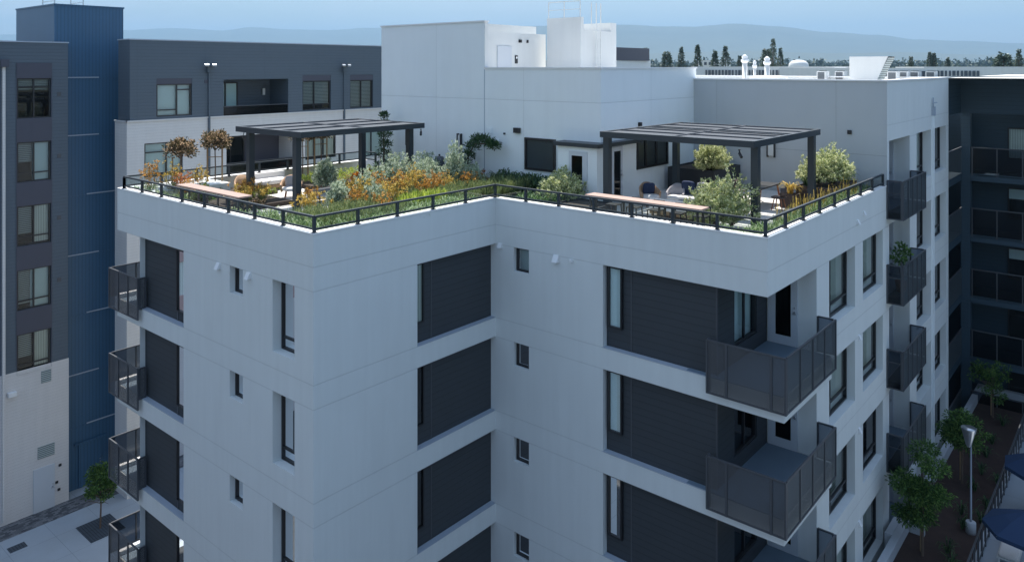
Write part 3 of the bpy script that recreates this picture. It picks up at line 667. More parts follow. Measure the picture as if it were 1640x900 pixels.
# orange flowering clumps (px, py of the base on the soil, radius, height, tone, words)
spec = [
 ((.75, 10.9), .35, 1.45, 'l_orange', 'tall orange flowering clump at the far left corner of the railing'),
 ((1.25, 10.3), .30, 1.5, 'l_yellow', 'golden flowering clump just right of the far left railing corner'),
 ((1.35, 9.7), .30, 1.15, 'l_red', 'reddish flowering clump in front of the brick siding window'),
 ((1.2, 9.0), .32, 1.0, 'l_orange', 'orange flowering clump at the left end of the pink bar counter'),
 ((1.9, 9.6), .28, 1.35, 'l_yellow', 'golden flowering clump left of the first lollipop tree'),
 ((2.4, 7.5), .38, .75, 'l_yellow', 'low yellow orange clump right behind the bar counter'),
 ((2.7, 7.9), .42, .85, 'l_orange', 'dense orange clump beside the front left pergola post'),
 ((3.2, 7.6), .35, .7, 'l_yellow', 'golden orange clump at the edge of the sunlit paving'),
 ((3.0, 8.6), .35, .7, 'l_orange', 'small orange clump behind the dense orange one by the pergola'),
 ((3.35, 5.0), .3, .85, 'l_orange', 'orange clump at the foot of the middle pergola post'),
 ((2.6, 3.9), .5, .8, 'l_yellow', 'sparse golden clump before the sunlit paving'),
 ((3.6, 2.9), .38, 1.0, 'l_orange', 'bright orange clump between the rushes and silver shrubs'),
 ((4.4, 3.5), .38, 1.2, 'l_yellow', 'golden clump between two silver shrubs'),
 ((5.0, 2.6), .45, 1.1, 'l_yellow', 'golden clump just behind the lime grass, left end'),
 ((5.8, 2.6), .45, 1.55, 'l_yellow', 'tallest golden clump behind the middle of the lime grass'),
 ((6.5, 2.6), .45, 1.25, 'l_orange', 'orange gold clump behind the right end of the lime grass'),
 ((7.2, 2.8), .4, 1.05, 'l_orange', 'orange clump right of the lime grass, below the silver shrub'),
 ((5.4, 3.6), .42, 1.2, 'l_orange', 'muted orange clump in the thick of the left garden'),
 ((7.9, 3.0), .4, 1.0, 'l_yellow', 'golden clump left of the rust brown shrubs'),
 ((4.6, 4.6), .4, 1.05, 'l_yellow', 'pale golden clump right of the middle pergola post'),
 ((6.2, 3.5), .45, 1.2, 'l_orange', 'ochre clump under the tallest silver shrub, left side'),
 ((7.2, 3.9), .4, 1.15, 'l_yellow', 'ochre clump squeezed between two grey green shrubs'),
 ((8.8, 2.8), .42, .95, 'l_orange', 'orange clump in front of the low silver shrub'),
 ((4.1, 2.1), .35, .8, 'l_orange', 'small orange clump at the left edge of the lime grass'),
 ((5.6, 5.2), .4, .9, 'l_orange', 'orange clump behind the middle of the garden, by the table'),
]
for i, ((x, y), r_, h_, mt, lb) in enumerate(spec): paw((x, y, SZ), r_, h_, mt, lb, 100+i, n=int(24*r_/.3), leafmt='l_rush' if i % 2 else 'l_strap')
spec = [
 ((6.0, 4.7), .55, 1.35, 'l_silver', 'silver green shrub nearest the right edge of the left paving'),
 ((7.1, 5.2), .65, 1.45, 'l_silver', 'pale silver shrub under the dark conifer and pergola edge'),
 ((8.1, 4.6), .7, 1.65, 'l_silver', 'broad silver green shrub left of the right pergola post'),
 ((8.9, 3.7), .6, 1.8, 'l_silver', 'tallest silver shrub in front of the pale blue wall'),
 ((9.5, 3.3), .5, 1.2, 'l_silver', 'low silver shrub next to the rust brown shrubs'),
 ((7.6, 3.8), .5, 1.3, 'l_silver', 'grey green shrub between the two tallest silver shrubs'),
 ((6.6, 8.6), .5, 1.25, 'l_silver', 'airy silver shrub behind the dark table under the pergola'),
 ((4.9, 4.0), .4, 1.15, 'l_silver', 'slender silver shrub beside the bright orange clump'),
 ((4.0, 4.2), .42, .95, 'l_silver', 'low silver shrub at the left end of the planting, next to the paving'),
 ((4.7, 3.0), .45, 1.0, 'l_silver', 'low silver shrub just behind the dark rushes'),
 ((6.9, 4.5), .55, 1.5, 'l_silver', 'silver shrub below the right end of the left pergola'),
 ((9.6, 5.6), .5, 1.3, 'l_silver', 'silver shrub in front of the black grill cover'),
]
for i, ((x, y), r_, h_, mt, lb) in enumerate(spec): shrub((x, y, SZ), r_*1.12, h_*1.12, mt, lb, 200+i, nc=420, nl=26, L=.09, W=.036, cr=.15, group='silver shrubs in the left roof garden')
spec = [((10.0, 4.2), .55, .8, 'rust brown shrub against the wall, left of the leaning pine'), ((10.4, 3.5), .5, .75, 'rust orange shrub right under the leaning pine'), ((8.7, 8.8), .5, .6, 'small rust shrub at the foot of the rear pergola post'), ((10.3, 5.0), .45, .8, 'rust tipped shrub beside the black kettle grill')]
for i, ((x, y), r_, h_, lb) in enumerate(spec): shrub((x, y, SZ), r_, h_, 'l_rust', lb, 240+i, nc=60, nl=16, L=.10, W=.05, cr=.14, group='rust coloured shrubs in the left roof garden')
shrub((2.6, 7.1, SZ), .5, .35, 'l_bronze', 'low bronze brown shrub at the right end of the left bar counter', 250, nc=40, nl=14, L=.06, W=.04, cr=.12)
shrub((2.7, 10.2, SZ), .5, .35, 'l_green', 'low green shrub under the two lollipop trees', 251, nc=40, nl=14, L=.07, W=.035, cr=.12)
shrub((1.7, 8.9, SZ), .4, .7, 'l_green', 'small green shrub between golden clumps at the left end', 252, nc=40, nl=14, L=.09, W=.035, cr=.14)
spec = [((10.75, 2.5), 'dark ferny shrub at the wall, right of the rust shrubs'), ((10.7, 1.7), 'dark ferny shrub under the left edge of the wall window'), ((10.65, .95), 'dark ferny shrub under the right edge of the wall window'), ((10.5, .3), 'dark ferny shrub beside the pale olive bush')]
for i, ((x, y), lb) in enumerate(spec):
    o = empty('fern_shrub', (x, y, SZ), lb, 'shrub', 'dark ferny shrubs along the pale wall'); g = MB(); rg = R(260+i)
    for _ in range(7): blades(g, (x+rg.uniform(-.3, .3), y+rg.uniform(-.4, .4), SZ), 16, .85, .55, .05, rg, .6)
    clumps(g, (x, y, SZ+.4), (.4, .5, .35), 26, 12, .12, .045, rg, .15); g.build('foliage', 'l_dark', o)
# lollipop trees with stakes
def standard(x, y, zc, rc, label, seed, stakes, h0=SZ, g='staked lollipop trees on the left roof garden'):
    rg = R(seed); o = empty('standard_tree', (x, y, h0), label, 'tree', g)
    t_ = MB(); t_.tube([(x, y, h0), (x+.02, y-.01, (h0+zc)/2), (x, y, zc)], [.03, .024, .018], 7)
    for _ in range(10):
        d = rdir(rg); d.z = abs(d.z); t_.tube([(x, y, zc-rc*.5), (x+d.x*rc*.8, y+d.y*rc*.8, zc+d.z*rc*.5)], [.012, .004], 4, False)
    t_.build('trunk', 'bark', o)
    for sx, sy in stakes:
        k = MB(); k.tube([(x+sx, y+sy, h0), (x+sx, y+sy, zc-rc*.35)], .032, 7); k.bar((x, y, zc-rc*.9), (x+sx, y+sy, zc-rc*.9), .015, .03); k.build('stake', 'oak', o)
    c = MB(); clumps(c, (x, y, zc), (rc*.8, rc*.8, rc*.66), 120, 20, .10, .055, rg, .15, bottom=-.5); c.build('crown', 'l_bronze', o)
standard(1.85, 10.9, 18.78, .62, 'bronze leaved lollipop tree nearest the left end of the roof garden', 301, [(-.25, .12)])
standard(3.15, 10.8, 19.0, .62, 'bronze leaved lollipop tree between two stakes, left of the pergola', 302, [(-.22, .15), (.22, -.15)])
standard(7.3, 11.1, 18.95, .5, 'bronze lollipop tree seen under the pergola roof, left one of the rear pair', 303, [(-.2, .12), (.2, -.12)])
standard(8.1, 10.9, 19.0, .5, 'bronze lollipop tree seen under the pergola roof, right one of the rear pair', 304, [(-.25, .1), (.25, -.1)])
# dark narrow conifer & leaning pine
def tufttree(name, pts, rads, mt, label, seed, n, L, W, cr, base, trunk):
    rg = R(seed); o = empty(name, base, label, 'tree'); t_ = MB(); t_.tube(trunk, [.05]+[.035]*(len(trunk)-2)+[.015], 7); t_.build('trunk', 'bark', o)
    c = MB()
    for p, r_ in zip(pts, rads): clumps(c, p, (r_, r_, r_*.6), n, 16, L, W, rg, cr, up=.5)
    c.build('crown', mt, o)
bx, by = 10.5, 9.55
tufttree('narrow_conifer', [(bx, by, 17.5), (bx+.05, by, 18.0), (bx, by, 18.45), (bx+.02, by-.02, 18.9), (bx, by, 19.35), (bx, by, 19.75)], [.38, .32, .26, .26, .2, .12], 'l_dark', 'narrow dark green conifer rising behind the left pergola by the pale wall', 310, 24, .12, .035, .14, (bx, by, SZ), [(bx, by, SZ), (bx, by, 18.5), (bx, by, 19.8)])
tufttree('leaning_pine', [(10.75, 4.75, 17.9), (10.75, 4.6, 18.25), (10.75, 4.35, 18.65), (10.7, 4.1, 18.95), (10.7, 3.75, 18.98), (10.7, 3.4, 18.85), (10.7, 3.1, 18.8)], [.28, .3, .28, .26, .24, .2, .15], 'l_dark', 'dark green pine trained against the pale wall, leaning to the right', 311, 24, .13, .035, .13, (10.75, 4.7, SZ), [(10.75, 4.7, SZ), (10.75, 4.6, 18.2), (10.72, 4.2, 18.8), (10.7, 3.3, 18.85)])
# pale olive bushes on the right terrace
shrub((10.2, -.75, SZ), 1.15, 1.5, 'l_olive', 'pale olive bush in front of the vestibule door', 320, nc=620, nl=30, L=.09, W=.038, cr=.16, group='pale olive bushes on the right roof terrace')
shrub((9.9, -6.75, SZ), 1.0, 1.7, 'l_olive', 'pale olive bush at the front pergola post behind the bar counter', 321, nc=620, nl=30, L=.09, W=.038, cr=.16, group='pale olive bushes on the right roof terrace')
shrub((16.35, -3.25, 17.75), .8, 1.35, 'l_olive', 'pale olive bush in the black planter below the pergola roof', 322, nc=620, nl=30, L=.09, W=.038, cr=.16, group='pale olive bushes on the right roof terrace')
shrub((16.6, -7.75, 17.65), 1.0, 1.5, 'l_olive', 'pale olive bush in the brown steel planter near the grey wall', 323, nc=620, nl=30, L=.09, W=.038, cr=.16, group='pale olive bushes on the right roof terrace')
g = MB(); rg = R(15)
edge(g, 7.55, 9.2, -8.95, -8.2, 36, .55, .3, .022, rg); edge(g, 9.3, 17.9, -8.95, -8.5, 130, .62, .3, .02, rg); edge(g, 7.55, 8.3, -8.3, -7.5, 16, .5, .3, .02, rg)
g.build('reed_groundcover', 'l_strap', None, kind='stuff', category='ground cover', label='green reeds and grasses along the inside of the right glass railing')
g = MB(); rg = R(16)
edge(g, 9.5, 17.8, -8.9, -8.45, 50, 1.0, .16, .012, rg, 4, droop=.2); edge(g, 10.5, 17, -8.5, -8.3, 20, .7, .2, .014, rg, 6)
g.build('dry_grass_groundcover', 'l_yellow', None, kind='stuff', category='ground cover', label='dry golden grass stalks among the reeds of the right terrace')
g = MB(); rg = R(17); edge(g, 7.6, 10.2, -1.2, .4, 40, .5, .4, .035, rg, 12, droop=.8)
g.build('fern_groundcover', 'l_green', None, kind='stuff', category='ground cover', label='light green ferns in the black planter at the inner corner')
# planters
def planter(x0, x1, y0, y1, h, mt, label, g=None):
    o = empty('planter_box', ((x0+x1)/2, (y0+y1)/2, DK), label, 'planter', g); w = MB(); t_ = .04
    w.box(x0, x1, y0, y0+t_, DK, DK+h); w.box(x0, x1, y1-t_, y1, DK, DK+h); w.box(x0, x0+t_, y0+t_, y1-t_, DK, DK+h-.001); w.box(x1-t_, x1, y0+t_, y1-t_, DK, DK+h-.001)
    w.build('box', mt, o); w = MB(); w.box(x0+t_, x1-t_, y0+t_, y1-t_, DK+h-.12, DK+h-.06); w.build('soil', 'soil', o)
planter(15.9, 18.4, -3.7, -1.7, .95, 'plantbox', 'black planter box in the corner of the right terrace')
planter(15.6, 18.3, -8.3, -7.0, .75, 'corten', 'dark brown steel planter box holding the bush near the grey wall')
planter(15.1, 15.55, -7.2, -6.6, .5, 'corten', 'small brown steel planter with a spiky grass')
planter(8.0, 10.0, -3.0, -1.35, .42, 'plantbox', 'long black planter box behind the railing at the inner corner')
planter(9.0, 10.1, -8.3, -7.9, .3, 'sill', 'pale grey trough at the corner of the right railing')
def spiky(loc, h, mt, label, seed, n=50, sp=.5, w_=.03, **k):
    o = empty('spiky_plant', loc, label, 'plant', k.get('group')); g = MB(); blades(g, loc, n, h, h*sp, w_, R(seed), .8); g.build('foliage', mt, o); return o
spiky((15.32, -6.9, DK+.42), .55, 'l_yellow', 'golden spiky grass in the small brown planter', 401, 60, .9)
spiky((15.9, -7.3, DK+.6), .6, 'l_dark', 'dark spiky plant in front of the bush in the brown planter', 402, 60, .9)
spiky((17.6, -3.2, DK+.85), .6, 'l_dark', 'dark spiky plant at the right end of the black corner planter', 403, 60, 1.0)
spiky((18.0, -8.0, DK+.7), .6, 'l_dark', 'dark spiky plant at the right end of the brown planter', 404, 40, .9)

# ================================================================== FURNITURE
def counter(x0, x1, y0, y1, z, label):
    o = empty('bar_counter', ((x0+x1)/2, (y0+y1)/2, DK), label, 'bar counter', 'timber bar counters behind the glass railings')
    w = MB(); w.box(x0, x1, y0, y1, z-.05, z); w.build('counter_top', 'wood', o)
    n = 4
    for i in range(n):
        y = y0+.15+(y1-y0-.3)*i/(n-1); w = MB(); w.bar((x0+.08, y, DK), (x0+.08, y, z-.05), .05); w.bar((x1-.08, y, DK), (x1-.08, y, z-.05), .05); w.bar((x0+.08, y, z-.09), (x1-.08, y, z-.09), .05); w.build('leg', 'black', o)
counter(.48, .94, 4.5, 8.45, 17.93, 'narrow pinkish timber bar counter inside the left railing')
counter(7.62, 8.12, -7.25, -3.35, 17.95, 'pinkish timber bar counter inside the right railing with stools below')
def stool(x, y, label):
    o = empty('bar_stool', (x, y, DK), label, 'stool', 'black bar stools under the right counter'); w = MB(); w.box(x-.19, x+.19, y-.19, y+.19, DK+.66, DK+.69); w.build('seat', 'black', o)
    for sx in (-1, 1):
        for sy in (-1, 1): w = MB(); w.bar((x+sx*.21, y+sy*.21, DK), (x+sx*.17, y+sy*.17, DK+.66), .03); w.build('leg', 'black', o)
    w = MB()
    for a, b2 in (((-1, -1), (1, -1)), ((1, -1), (1, 1)), ((1, 1), (-1, 1)), ((-1, 1), (-1, -1))): w.bar((x+a[0]*.2, y+a[1]*.2, DK+.28), (x+b2[0]*.2, y+b2[1]*.2, DK+.28), .022)
    w.build('footrest', 'black', o)
    w = MB(); w.bar((x+.19, y-.19, DK+.69), (x+.21, y-.19, DK+.93), .025); w.bar((x+.19, y+.19, DK+.69), (x+.21, y+.19, DK+.93), .025); w.bar((x+.21, y-.19, DK+.92), (x+.21, y+.19, DK+.92), .03, .05); w.build('backrest', 'black', o)
for i, lb in enumerate(('black bar stool at the left end of the right counter', 'second black bar stool from the left under the counter', 'middle black bar stool under the counter', 'second black bar stool from the right under the counter', 'black bar stool at the right end of the counter')): stool(8.55, -3.8-.75*i, lb)
def sofa(x0, x1, y0, y1, back, label, cush=()):
    o = empty('outdoor_sofa', ((x0+x1)/2, (y0+y1)/2, DK), label, 'sofa', 'white outdoor sofas on the roof terraces')
    w = MB(); w.box(x0, x1, y0, y1, DK+.1, DK+.24)
    for a in (x0+.05, x1-.1):
        for b2 in (y0+.05, y1-.1): w.box(a, a+.05, b2, b2+.05, DK, DK+.1)
    w.build('base', 'oak', o)
    w = MB(); w.pad(((x0+x1)/2, (y0+y1)/2, DK+.34), ((x1-x0)/2, (y1-y0)/2, .11), e=8.); w.build('seat', 'cushion', o, True)
    w = MB()
    if back == 'x+': w.box(x1-.14, x1, y0, y1, DK+.24, DK+.66)
    if back == 'x-': w.box(x0, x0+.14, y0, y1, DK+.24, DK+.62)
    if back == 'y+': w.box(x0, x1, y1-.14, y1, DK+.24, DK+.66)
    w.build('backrest', 'cushion', o)
    return o
sofa(10.6, 11.4, -5.9, -3.9, 'x-', 'white outdoor sofa with its back towards the bar counter')
sofa(12.5, 13.4, -5.9, -3.75, 'x+', 'white outdoor sofa facing the railing with blue pillows')
sofa(4.7, 6.4, 10.4, 11.2, 'y+', 'white outdoor sofa by the rear railing under the left pergola')
def pillow(c, mt, label, rz=0, tilt=pi/2-.25, s_=.27):
    w = MB(); w.pad(c, (s_, s_, .09), rz, tilt, e=4.); w.build('pillow', mt, None, True, label=label, category='pillow', group='pillows on the terrace seats')
pillow((13.0, -4.12, DK+.68), 'navycush', 'navy pillow at the left end of the white sofa facing the railing', 0)
pillow((13.0, -4.72, DK+.68), 'pat', 'blue and white patterned pillow beside the navy one', 0)
pillow((11.1, -5.0, DK+.5), 'pat', 'patterned pillow lying on the sofa nearest the bar counter', 0, .25)
pillow((11.15, -5.5, DK+.5), 'navycush', 'dark blue pillow at the right end of the sofa nearest the bar counter', .4, .2)
def tub(x, y, rz, mt, label, pil=None, s_=1.):
    """rounded wicker tub chair with legs"""
    o = empty('armchair', (x, y, DK), label, 'armchair', 'woven armchairs on the roof terraces')
    w = MB(); n = 14; pts = []
    for i in range(n+1):
        t_ = rz-pi*.62+pi*1.24*i/n; hgt = .50+.32*math.cos((i/n-.5)*pi)**2
        for rr, zz in ((.36*s_, .24), (.40*s_, hgt), (.34*s_, hgt), (.30*s_, .24)): w.v.append((x+rr*math.cos(t_), y+rr*math.sin(t_), DK+zz))
    for i in range(n):
        for k in range(4): w.f.append((i*4+k, i*4+(k+1) % 4, (i+1)*4+(k+1) % 4, (i+1)*4+k))
    w.f += [(0, 1, 2, 3), (n*4, n*4+1, n*4+2, n*4+3)]
    w.build('backrest', mt, o, True)
    w = MB(); w.pad((x, y, DK+.34), (.33*s_, .33*s_, .09), e=3.); w.build('seat', 'cushion', o, True)
    for k in range(4):
        a = rz+pi/4+k*pi/2; w = MB(); w.bar((x+.3*math.cos(a), y+.3*math.sin(a), DK), (x+.24*math.cos(a), y+.24*math.sin(a), DK+.28), .035); w.build('leg', 'redwood', o)
    if pil: w = MB(); w.pad((x+.12*math.cos(rz), y+.12*math.sin(rz), DK+.6), (.23, .23, .08), rz, pi/2-.25, e=4.); w.build('pillow', pil, None, True, label='pillow in '+label, category='pillow', group='pillows on the terrace seats')
    return o
tub(12.3, -2.95, .9, 'wicker', 'tan rounded armchair near the vestibule wall', 'navycush')
tub(12.7, -3.75, .2, 'greycush', 'grey upright armchair beside the rear pergola post', None, .85)
tub(5.0, 8.5, .9, 'wicker', 'tan rounded armchair with a pale pillow under the left pergola', 'greycush', 1.05)
tub(3.9, 10.0, 1.3, 'wicker', 'tan rounded armchair left of the rear sofa, behind the orange clump', None, .9)
def table(x0, x1, y0, y1, z, mt, lmt, label, splay=.1):
    o = empty('table', ((x0+x1)/2, (y0+y1)/2, DK), label, 'table'); w = MB(); w.box(x0, x1, y0, y1, z-.04, z); w.build('table_top', mt, o)
    for a, sx in ((x0+.1, -1), (x1-.1, 1)):
        for b2, sy in ((y0+.1, -1), (y1-.1, 1)): w = MB(); w.bar((a+sx*splay, b2+sy*splay, DK), (a, b2, z-.04), .05); w.build('leg', lmt, o)
table(4.7, 6.3, 6.3, 7.2, 17.35, 'dkmetal', 'black', 'low dark table under the left pergola', .0)
table(14.0, 16.0, -6.3, -5.5, 17.62, 'black', 'redwood', 'dark dining table with reddish splayed legs under the right pergola')
def dchair(x, y, rz, label):
    o = empty('dining_chair', (x, y, DK), label, 'chair', 'dark shell chairs at the dining table'); c, s_ = math.cos(rz), math.sin(rz)
    w = MB(); w.pad((x, y, DK+.45), (.24, .24, .04), rz, e=4.); w.build('seat', 'corten', o, True)
    w = MB(); n = 8
    for i in range(n+1):
        t_ = rz-1.0+2.0*i/n
        for rr, zz in ((.22, .47), (.27, .80), (.25, .80), (.20, .47)): w.v.append((x+rr*math.cos(t_), y+rr*math.sin(t_), DK+zz))
    for i in range(n):
        for k in range(4): w.f.append((i*4+k, i*4+(k+1) % 4, (i+1)*4+(k+1) % 4, (i+1)*4+k))
    w.build('backrest', 'corten', o, True)
    for k in range(4): a = rz+pi/4+k*pi/2; w = MB(); w.bar((x+.27*math.cos(a), y+.27*math.sin(a), DK), (x+.16*math.cos(a), y+.16*math.sin(a), DK+.43), .03); w.build('leg', 'redwood', o)
dchair(14.4, -5.1, pi/2, 'dark shell chair on the far side of the dining table, left'); dchair(15.2, -5.1, pi/2, 'dark shell chair on the far side of the dining table, right')
dchair(14.5, -6.8, -pi/2, 'dark shell chair on the near side of the dining table')
# kettle grill under cover
o = empty('kettle_grill', (10.2, 5.7, SZ), 'black rounded grill cover standing at the pale wall among the shrubs', 'grill')
w = MB(); w.lathe((10.2, 5.7, SZ), [(.17, 0), (.22, .15), (.22, 1.0), (.17, 1.15), (.0, 1.2)], 14); w.build('cover', 'dkmetal', o, True)
w = MB(); w.tube([(10.2, 5.7, SZ+1.2), (10.2, 5.7, SZ+1.25)], .04, 8); w.build('handle', 'black', o)

# ================================================================== REAR SLATE AND TAN BUILDING
YB = 23.0; XB = 5.22
B = empty('apartment_building', (XB+6, YB, 0), 'slate blue sided apartment building over pale brick, standing behind the left roof garden', 'building')
FB = ('y', YB)
w = MB(); ob = [(6.57, 8.5, 19.3, 21.3, .12), (10.33, 14.5, 19.05, 21.2, 2.0), (15.5, 17.6, 19.25, 21.4, .12), (19.1, 21.0, 19.25, 21.4, .12)]
wall(w, FB, XB, 26, 19.15, 23.28, ob); w.quad((XB, YB, 19.15), (XB, YB+1.35, 19.15), (XB, YB+1.35, 23.28), (XB, YB, 23.28)); w.quad((XB, YB+1.35, 0), (7.2, YB+1.35, 0), (7.2, YB+1.35, 23.28), (XB, YB+1.35, 23.28)); w.quad((7.2, YB, 23.28), (26, YB, 23.28), (26, YB+10, 23.28), (7.2, YB+10, 23.28)); w.quad((XB, YB, 23.27), (7.2, YB, 23.27), (7.2, YB+1.35, 23.27), (XB, YB+1.35, 23.27)); w.build('wall', 'slate', B)
ot = [(5.95, 8.0, 16.2, 17.95, .12), (10.5, 15.0, 15.6, 18.0, 1.8), (15.7, 18.0, 16.2, 17.95, .12), (20.1, 21.9, 16.0, 17.95, .12)]
w = MB(); wall(w, FB, XB-.15, 26, 0, 19.15, ot); w.quad((XB-.15, YB, 0), (XB-.15, YB+1.4, 0), (XB-.15, YB+1.4, 19.15), (XB-.15, YB, 19.15)); w.build('wall', 'tan', B)
w = MB(); w.box(XB-.2, 26, YB-.06, YB, 19.10, 19.17); w.box(XB-.2, XB-.15, YB-.06, YB+1.4, 19.10, 19.17); w.build('ledge', 'tan', B)
w = MB(); w.box(XB-.04, 26, YB-.04, YB+.3, 23.28, 23.34); w.box(XB-.04, XB+.3, YB+.3, YB+1.38, 23.28, 23.34); w.build('parapet_cap', 'sill', B)
window(B, FB, 6.6, 8.48, 19.3, 21.0, .08, mull=(.58,), trans=((.2, 0, .58), (.82, .58, 1)), blind='blind', fw=.06)
for bx_ in ((6.57, 8.5, 21.0, 21.3), (15.5, 17.6, 21.05, 21.4), (19.1, 21.0, 21.05, 21.4)): w = MB(); fbox(w, FB, *bx_, .02, .08); w.build('panel', 'slatedk', B)
window(B, FB, 15.52, 17.58, 19.25, 21.05, .08, mull=(.42,), trans=((.2, 0, .42), (.2, .42, 1)), blind='blind2', fw=.06, bfrac=.8)
window(B, FB, 19.12, 20.98, 19.25, 21.05, .08, mull=(.5,), blind='blind2', fw=.06)
window(B, FB, 5.97, 7.98, 16.2, 17.95, .08, mull=(.58,), trans=((.72, 0, .58),), blind='blind', fw=.06, bfrac=1)
window(B, FB, 15.72, 17.98, 16.2, 17.95, .08, mull=(.3, .6), blind='curtain', fw=.06, bfrac=.9)
window(B, FB, 20.12, 21.88, 16.0, 17.95, .08, mull=(.45,), blind='blind', fw=.06)
FR = ('y', YB+1.98)
w = MB(); w.quad(pt(FR, 10.33, 19.05), pt(FR, 14.5, 19.05), pt(FR, 14.5, 21.2), pt(FR, 10.33, 21.2)); w.build('wall', 'slate', B)
window(B, FR, 10.7, 12.3, 19.1, 21.0, -.08, mull=(.5,), blind='blind', fw=.07, room=.07)
FR2 = ('y', YB+1.78)
w = MB(); w.quad(pt(FR2, 10.5, 15.6), pt(FR2, 15.0, 15.6), pt(FR2, 15.0, 18.0), pt(FR2, 10.5, 18.0)); w.build('wall', 'slatedk', B)
window(B, FR2, 10.8, 12.6, 15.7, 17.8, -.08, mull=(.5,), fw=.07, room=.07)
for fr_, u0, u1, zz in ((FB, 10.35, 14.48, 19.05), (FB, 10.52, 14.98, 15.6)):
    w = MB(); fbox(w, fr_, u0, u1, zz+.0, zz+.62 if zz > 19 else zz+.85, .05, .07); w.build('balcony_screen', 'frost', B)
    w = MB(); fbox(w, fr_, u0, u1, (zz+.62 if zz > 19 else zz+.85), (zz+.66 if zz > 19 else zz+.89), .03, .09); w.build('handrail', 'dkmetal', B)
w = MB(); FL = ('y', YB+1.9); fbox(w, FL, 13.9, 14.05, 20.2, 20.6, -.12, 0); w.build('wall_light', 'whitepaint', B)
for u in (9.45, 18.6):
    w = MB(); fbox(w, FB, u-.05, u+.05, 15, 21.6, -.1, 0); w.build('downspout', 'slate', B)
    w = MB(); fbox(w, FB, u-.16, u+.16, 21.6, 21.95, -.2, 0); w.build('rain_head', 'slate', B)
    for s_ in (-.38, .05):
        w = MB(); c = pt(FB, u+s_, 22.0, -.45); w.tube([(c[0]-.1, c[1], c[2]), (c[0]+.14, c[1], c[2])], .075, 10); w.build('floodlight', 'galv', B)
    w = MB(); fbox(w, FB, u-.3, u+.2, 21.93, 21.96, -.45, -.1); w.build('bracket', 'slate', B)
w = MB(); fbox(w, FB, 9.2, 9.38, 21.0, 21.2, -.02, 0); w.build('vent_grille', 'slatedk', B)

# ================================================================== BLUE STAIR TOWER
T = empty('stair_tower', (4.5, 26, 0), 'blue corrugated metal stair tower between the tan building and the slate building', 'tower')
w = MB(); w.quad((2.77, 26, 0), (6.17, 26, 0), (6.17, 26, 25.05), (2.77, 26, 25.05)); w.quad((2.77, 26, 0), (2.77, 31.6, 0), (2.77, 31.6, 25.05), (2.77, 26, 25.05)); w.quad((6.17, 26, 0), (6.17, 31.6, 0), (6.17, 31.6, 25.05), (6.17, 26, 25.05)); w.quad((2.77, 26, 25), (6.17, 26, 25), (6.17, 31.6, 25), (2.77, 31.6, 25)); w.build('wall', 'blue', T)
w = MB()
w.box(2.73, 6.21, 25.96, 26.2, 25.05, 25.13); w.box(2.73, 3.0, 26.2, 31.6, 25.05, 25.13); w.build('parapet_cap', 'blue', T)
for z in (21.3, 18.3, 15.2, 12.1, 9.0, 5.9, 3.2): w = MB(); w.box(2.77, 6.1, 25.975, 26.0, z-.03, z+.03); w.build('joint_strip', 'blue', T); w = MB(); q = 3.2 if int(z*10) % 2 else 4.3; w.box(q, q+1.7, 25.96, 26.0, z+.031, z+.085); w.build('sunlit_flashing', 'sill', T)  # lighter strips paint the sunlit lengths of each flashing
door(T, ('y', 26), 3.9, 5.05, 0.02, 2.3, -.03, False, 'blue')
w = MB(); w.box(3.7, 5.25, 25.86, 25.97, 2.3, 2.4); w.build('door_hood', 'blue', T)
w = MB(); w.box(5.4, 5.6, 25.9, 26.0, 1.4, 1.6); w.build('socket', 'black', T)
for x in (3.3, 4.7):
    w = MB(); w.bar((x, 27.5, 25.0), (x, 27.5, 25.7), .04); w.bar((x, 29.2, 25.0), (x, 29.2, 25.7), .04); w.bar((x, 27.5, 25.7), (x, 29.2, 25.7), .04); w.bar((x, 27.5, 25.4), (x, 29.2, 25.4), .03); w.build('hatch_rail', 'galv', T)

# ================================================================== TAN AND CHARCOAL BUILDING (left edge)
G = empty('apartment_building', (3.1, 25.2, 0), 'charcoal and pale brick apartment building at the left edge with a stack of windows', 'building')
FG = ('y', 25.2)
hs = [21.35-3.1*k for k in range(5)]
w = MB(); og = [(.85, 2.35, h-1.95+.0, h, .12) for h in hs[:5]]
wall(w, FG, -2, 3.12, 7.2, 23.1, og); w.quad((-34, 25.2, 23.1), (3.12, 25.2, 23.1), (3.12, 35, 23.1), (-34, 35, 23.1)); w.quad((3.12, 25.2, 0), (3.12, 31, 0), (3.12, 31, 23.1), (3.12, 25.2, 23.1)); w.quad((3.12, 25.2, 0), (3.12, 25.9, 0), (3.12, 25.9, 23.1), (3.12, 25.2, 23.1)); w.build('wall', 'slate', G)
w = MB(); fbox(w, FG, .82, 2.38, 7.3, 22.2, -.012, -.004)
mbp = MB(); wall(mbp, ('y', 25.17), .82, 2.38, 7.35, 22.1, [(a, b2, c, d, .015) for a, b2, c, d, e in og]); mbp.build('panel', 'slatedk', G)
w = MB(); wall(w, FG, -34, -2, 7.2, 23.1, [(-6-4*i, -4-4*i, 9+3.1*k, 10.9+3.1*k, .1) for i in range(7) for k in range(4)]); w.build('wall', 'rosy', G)
w = MB(); fbox(w, FG, -34, -2.1, 7.2, 23, .1, .12); w.build('window_band', 'curtain', G)
w = MB(); wall(w, FG, -34, 3.16, 0, 7.2, []); w.build('wall', 'tan', G)
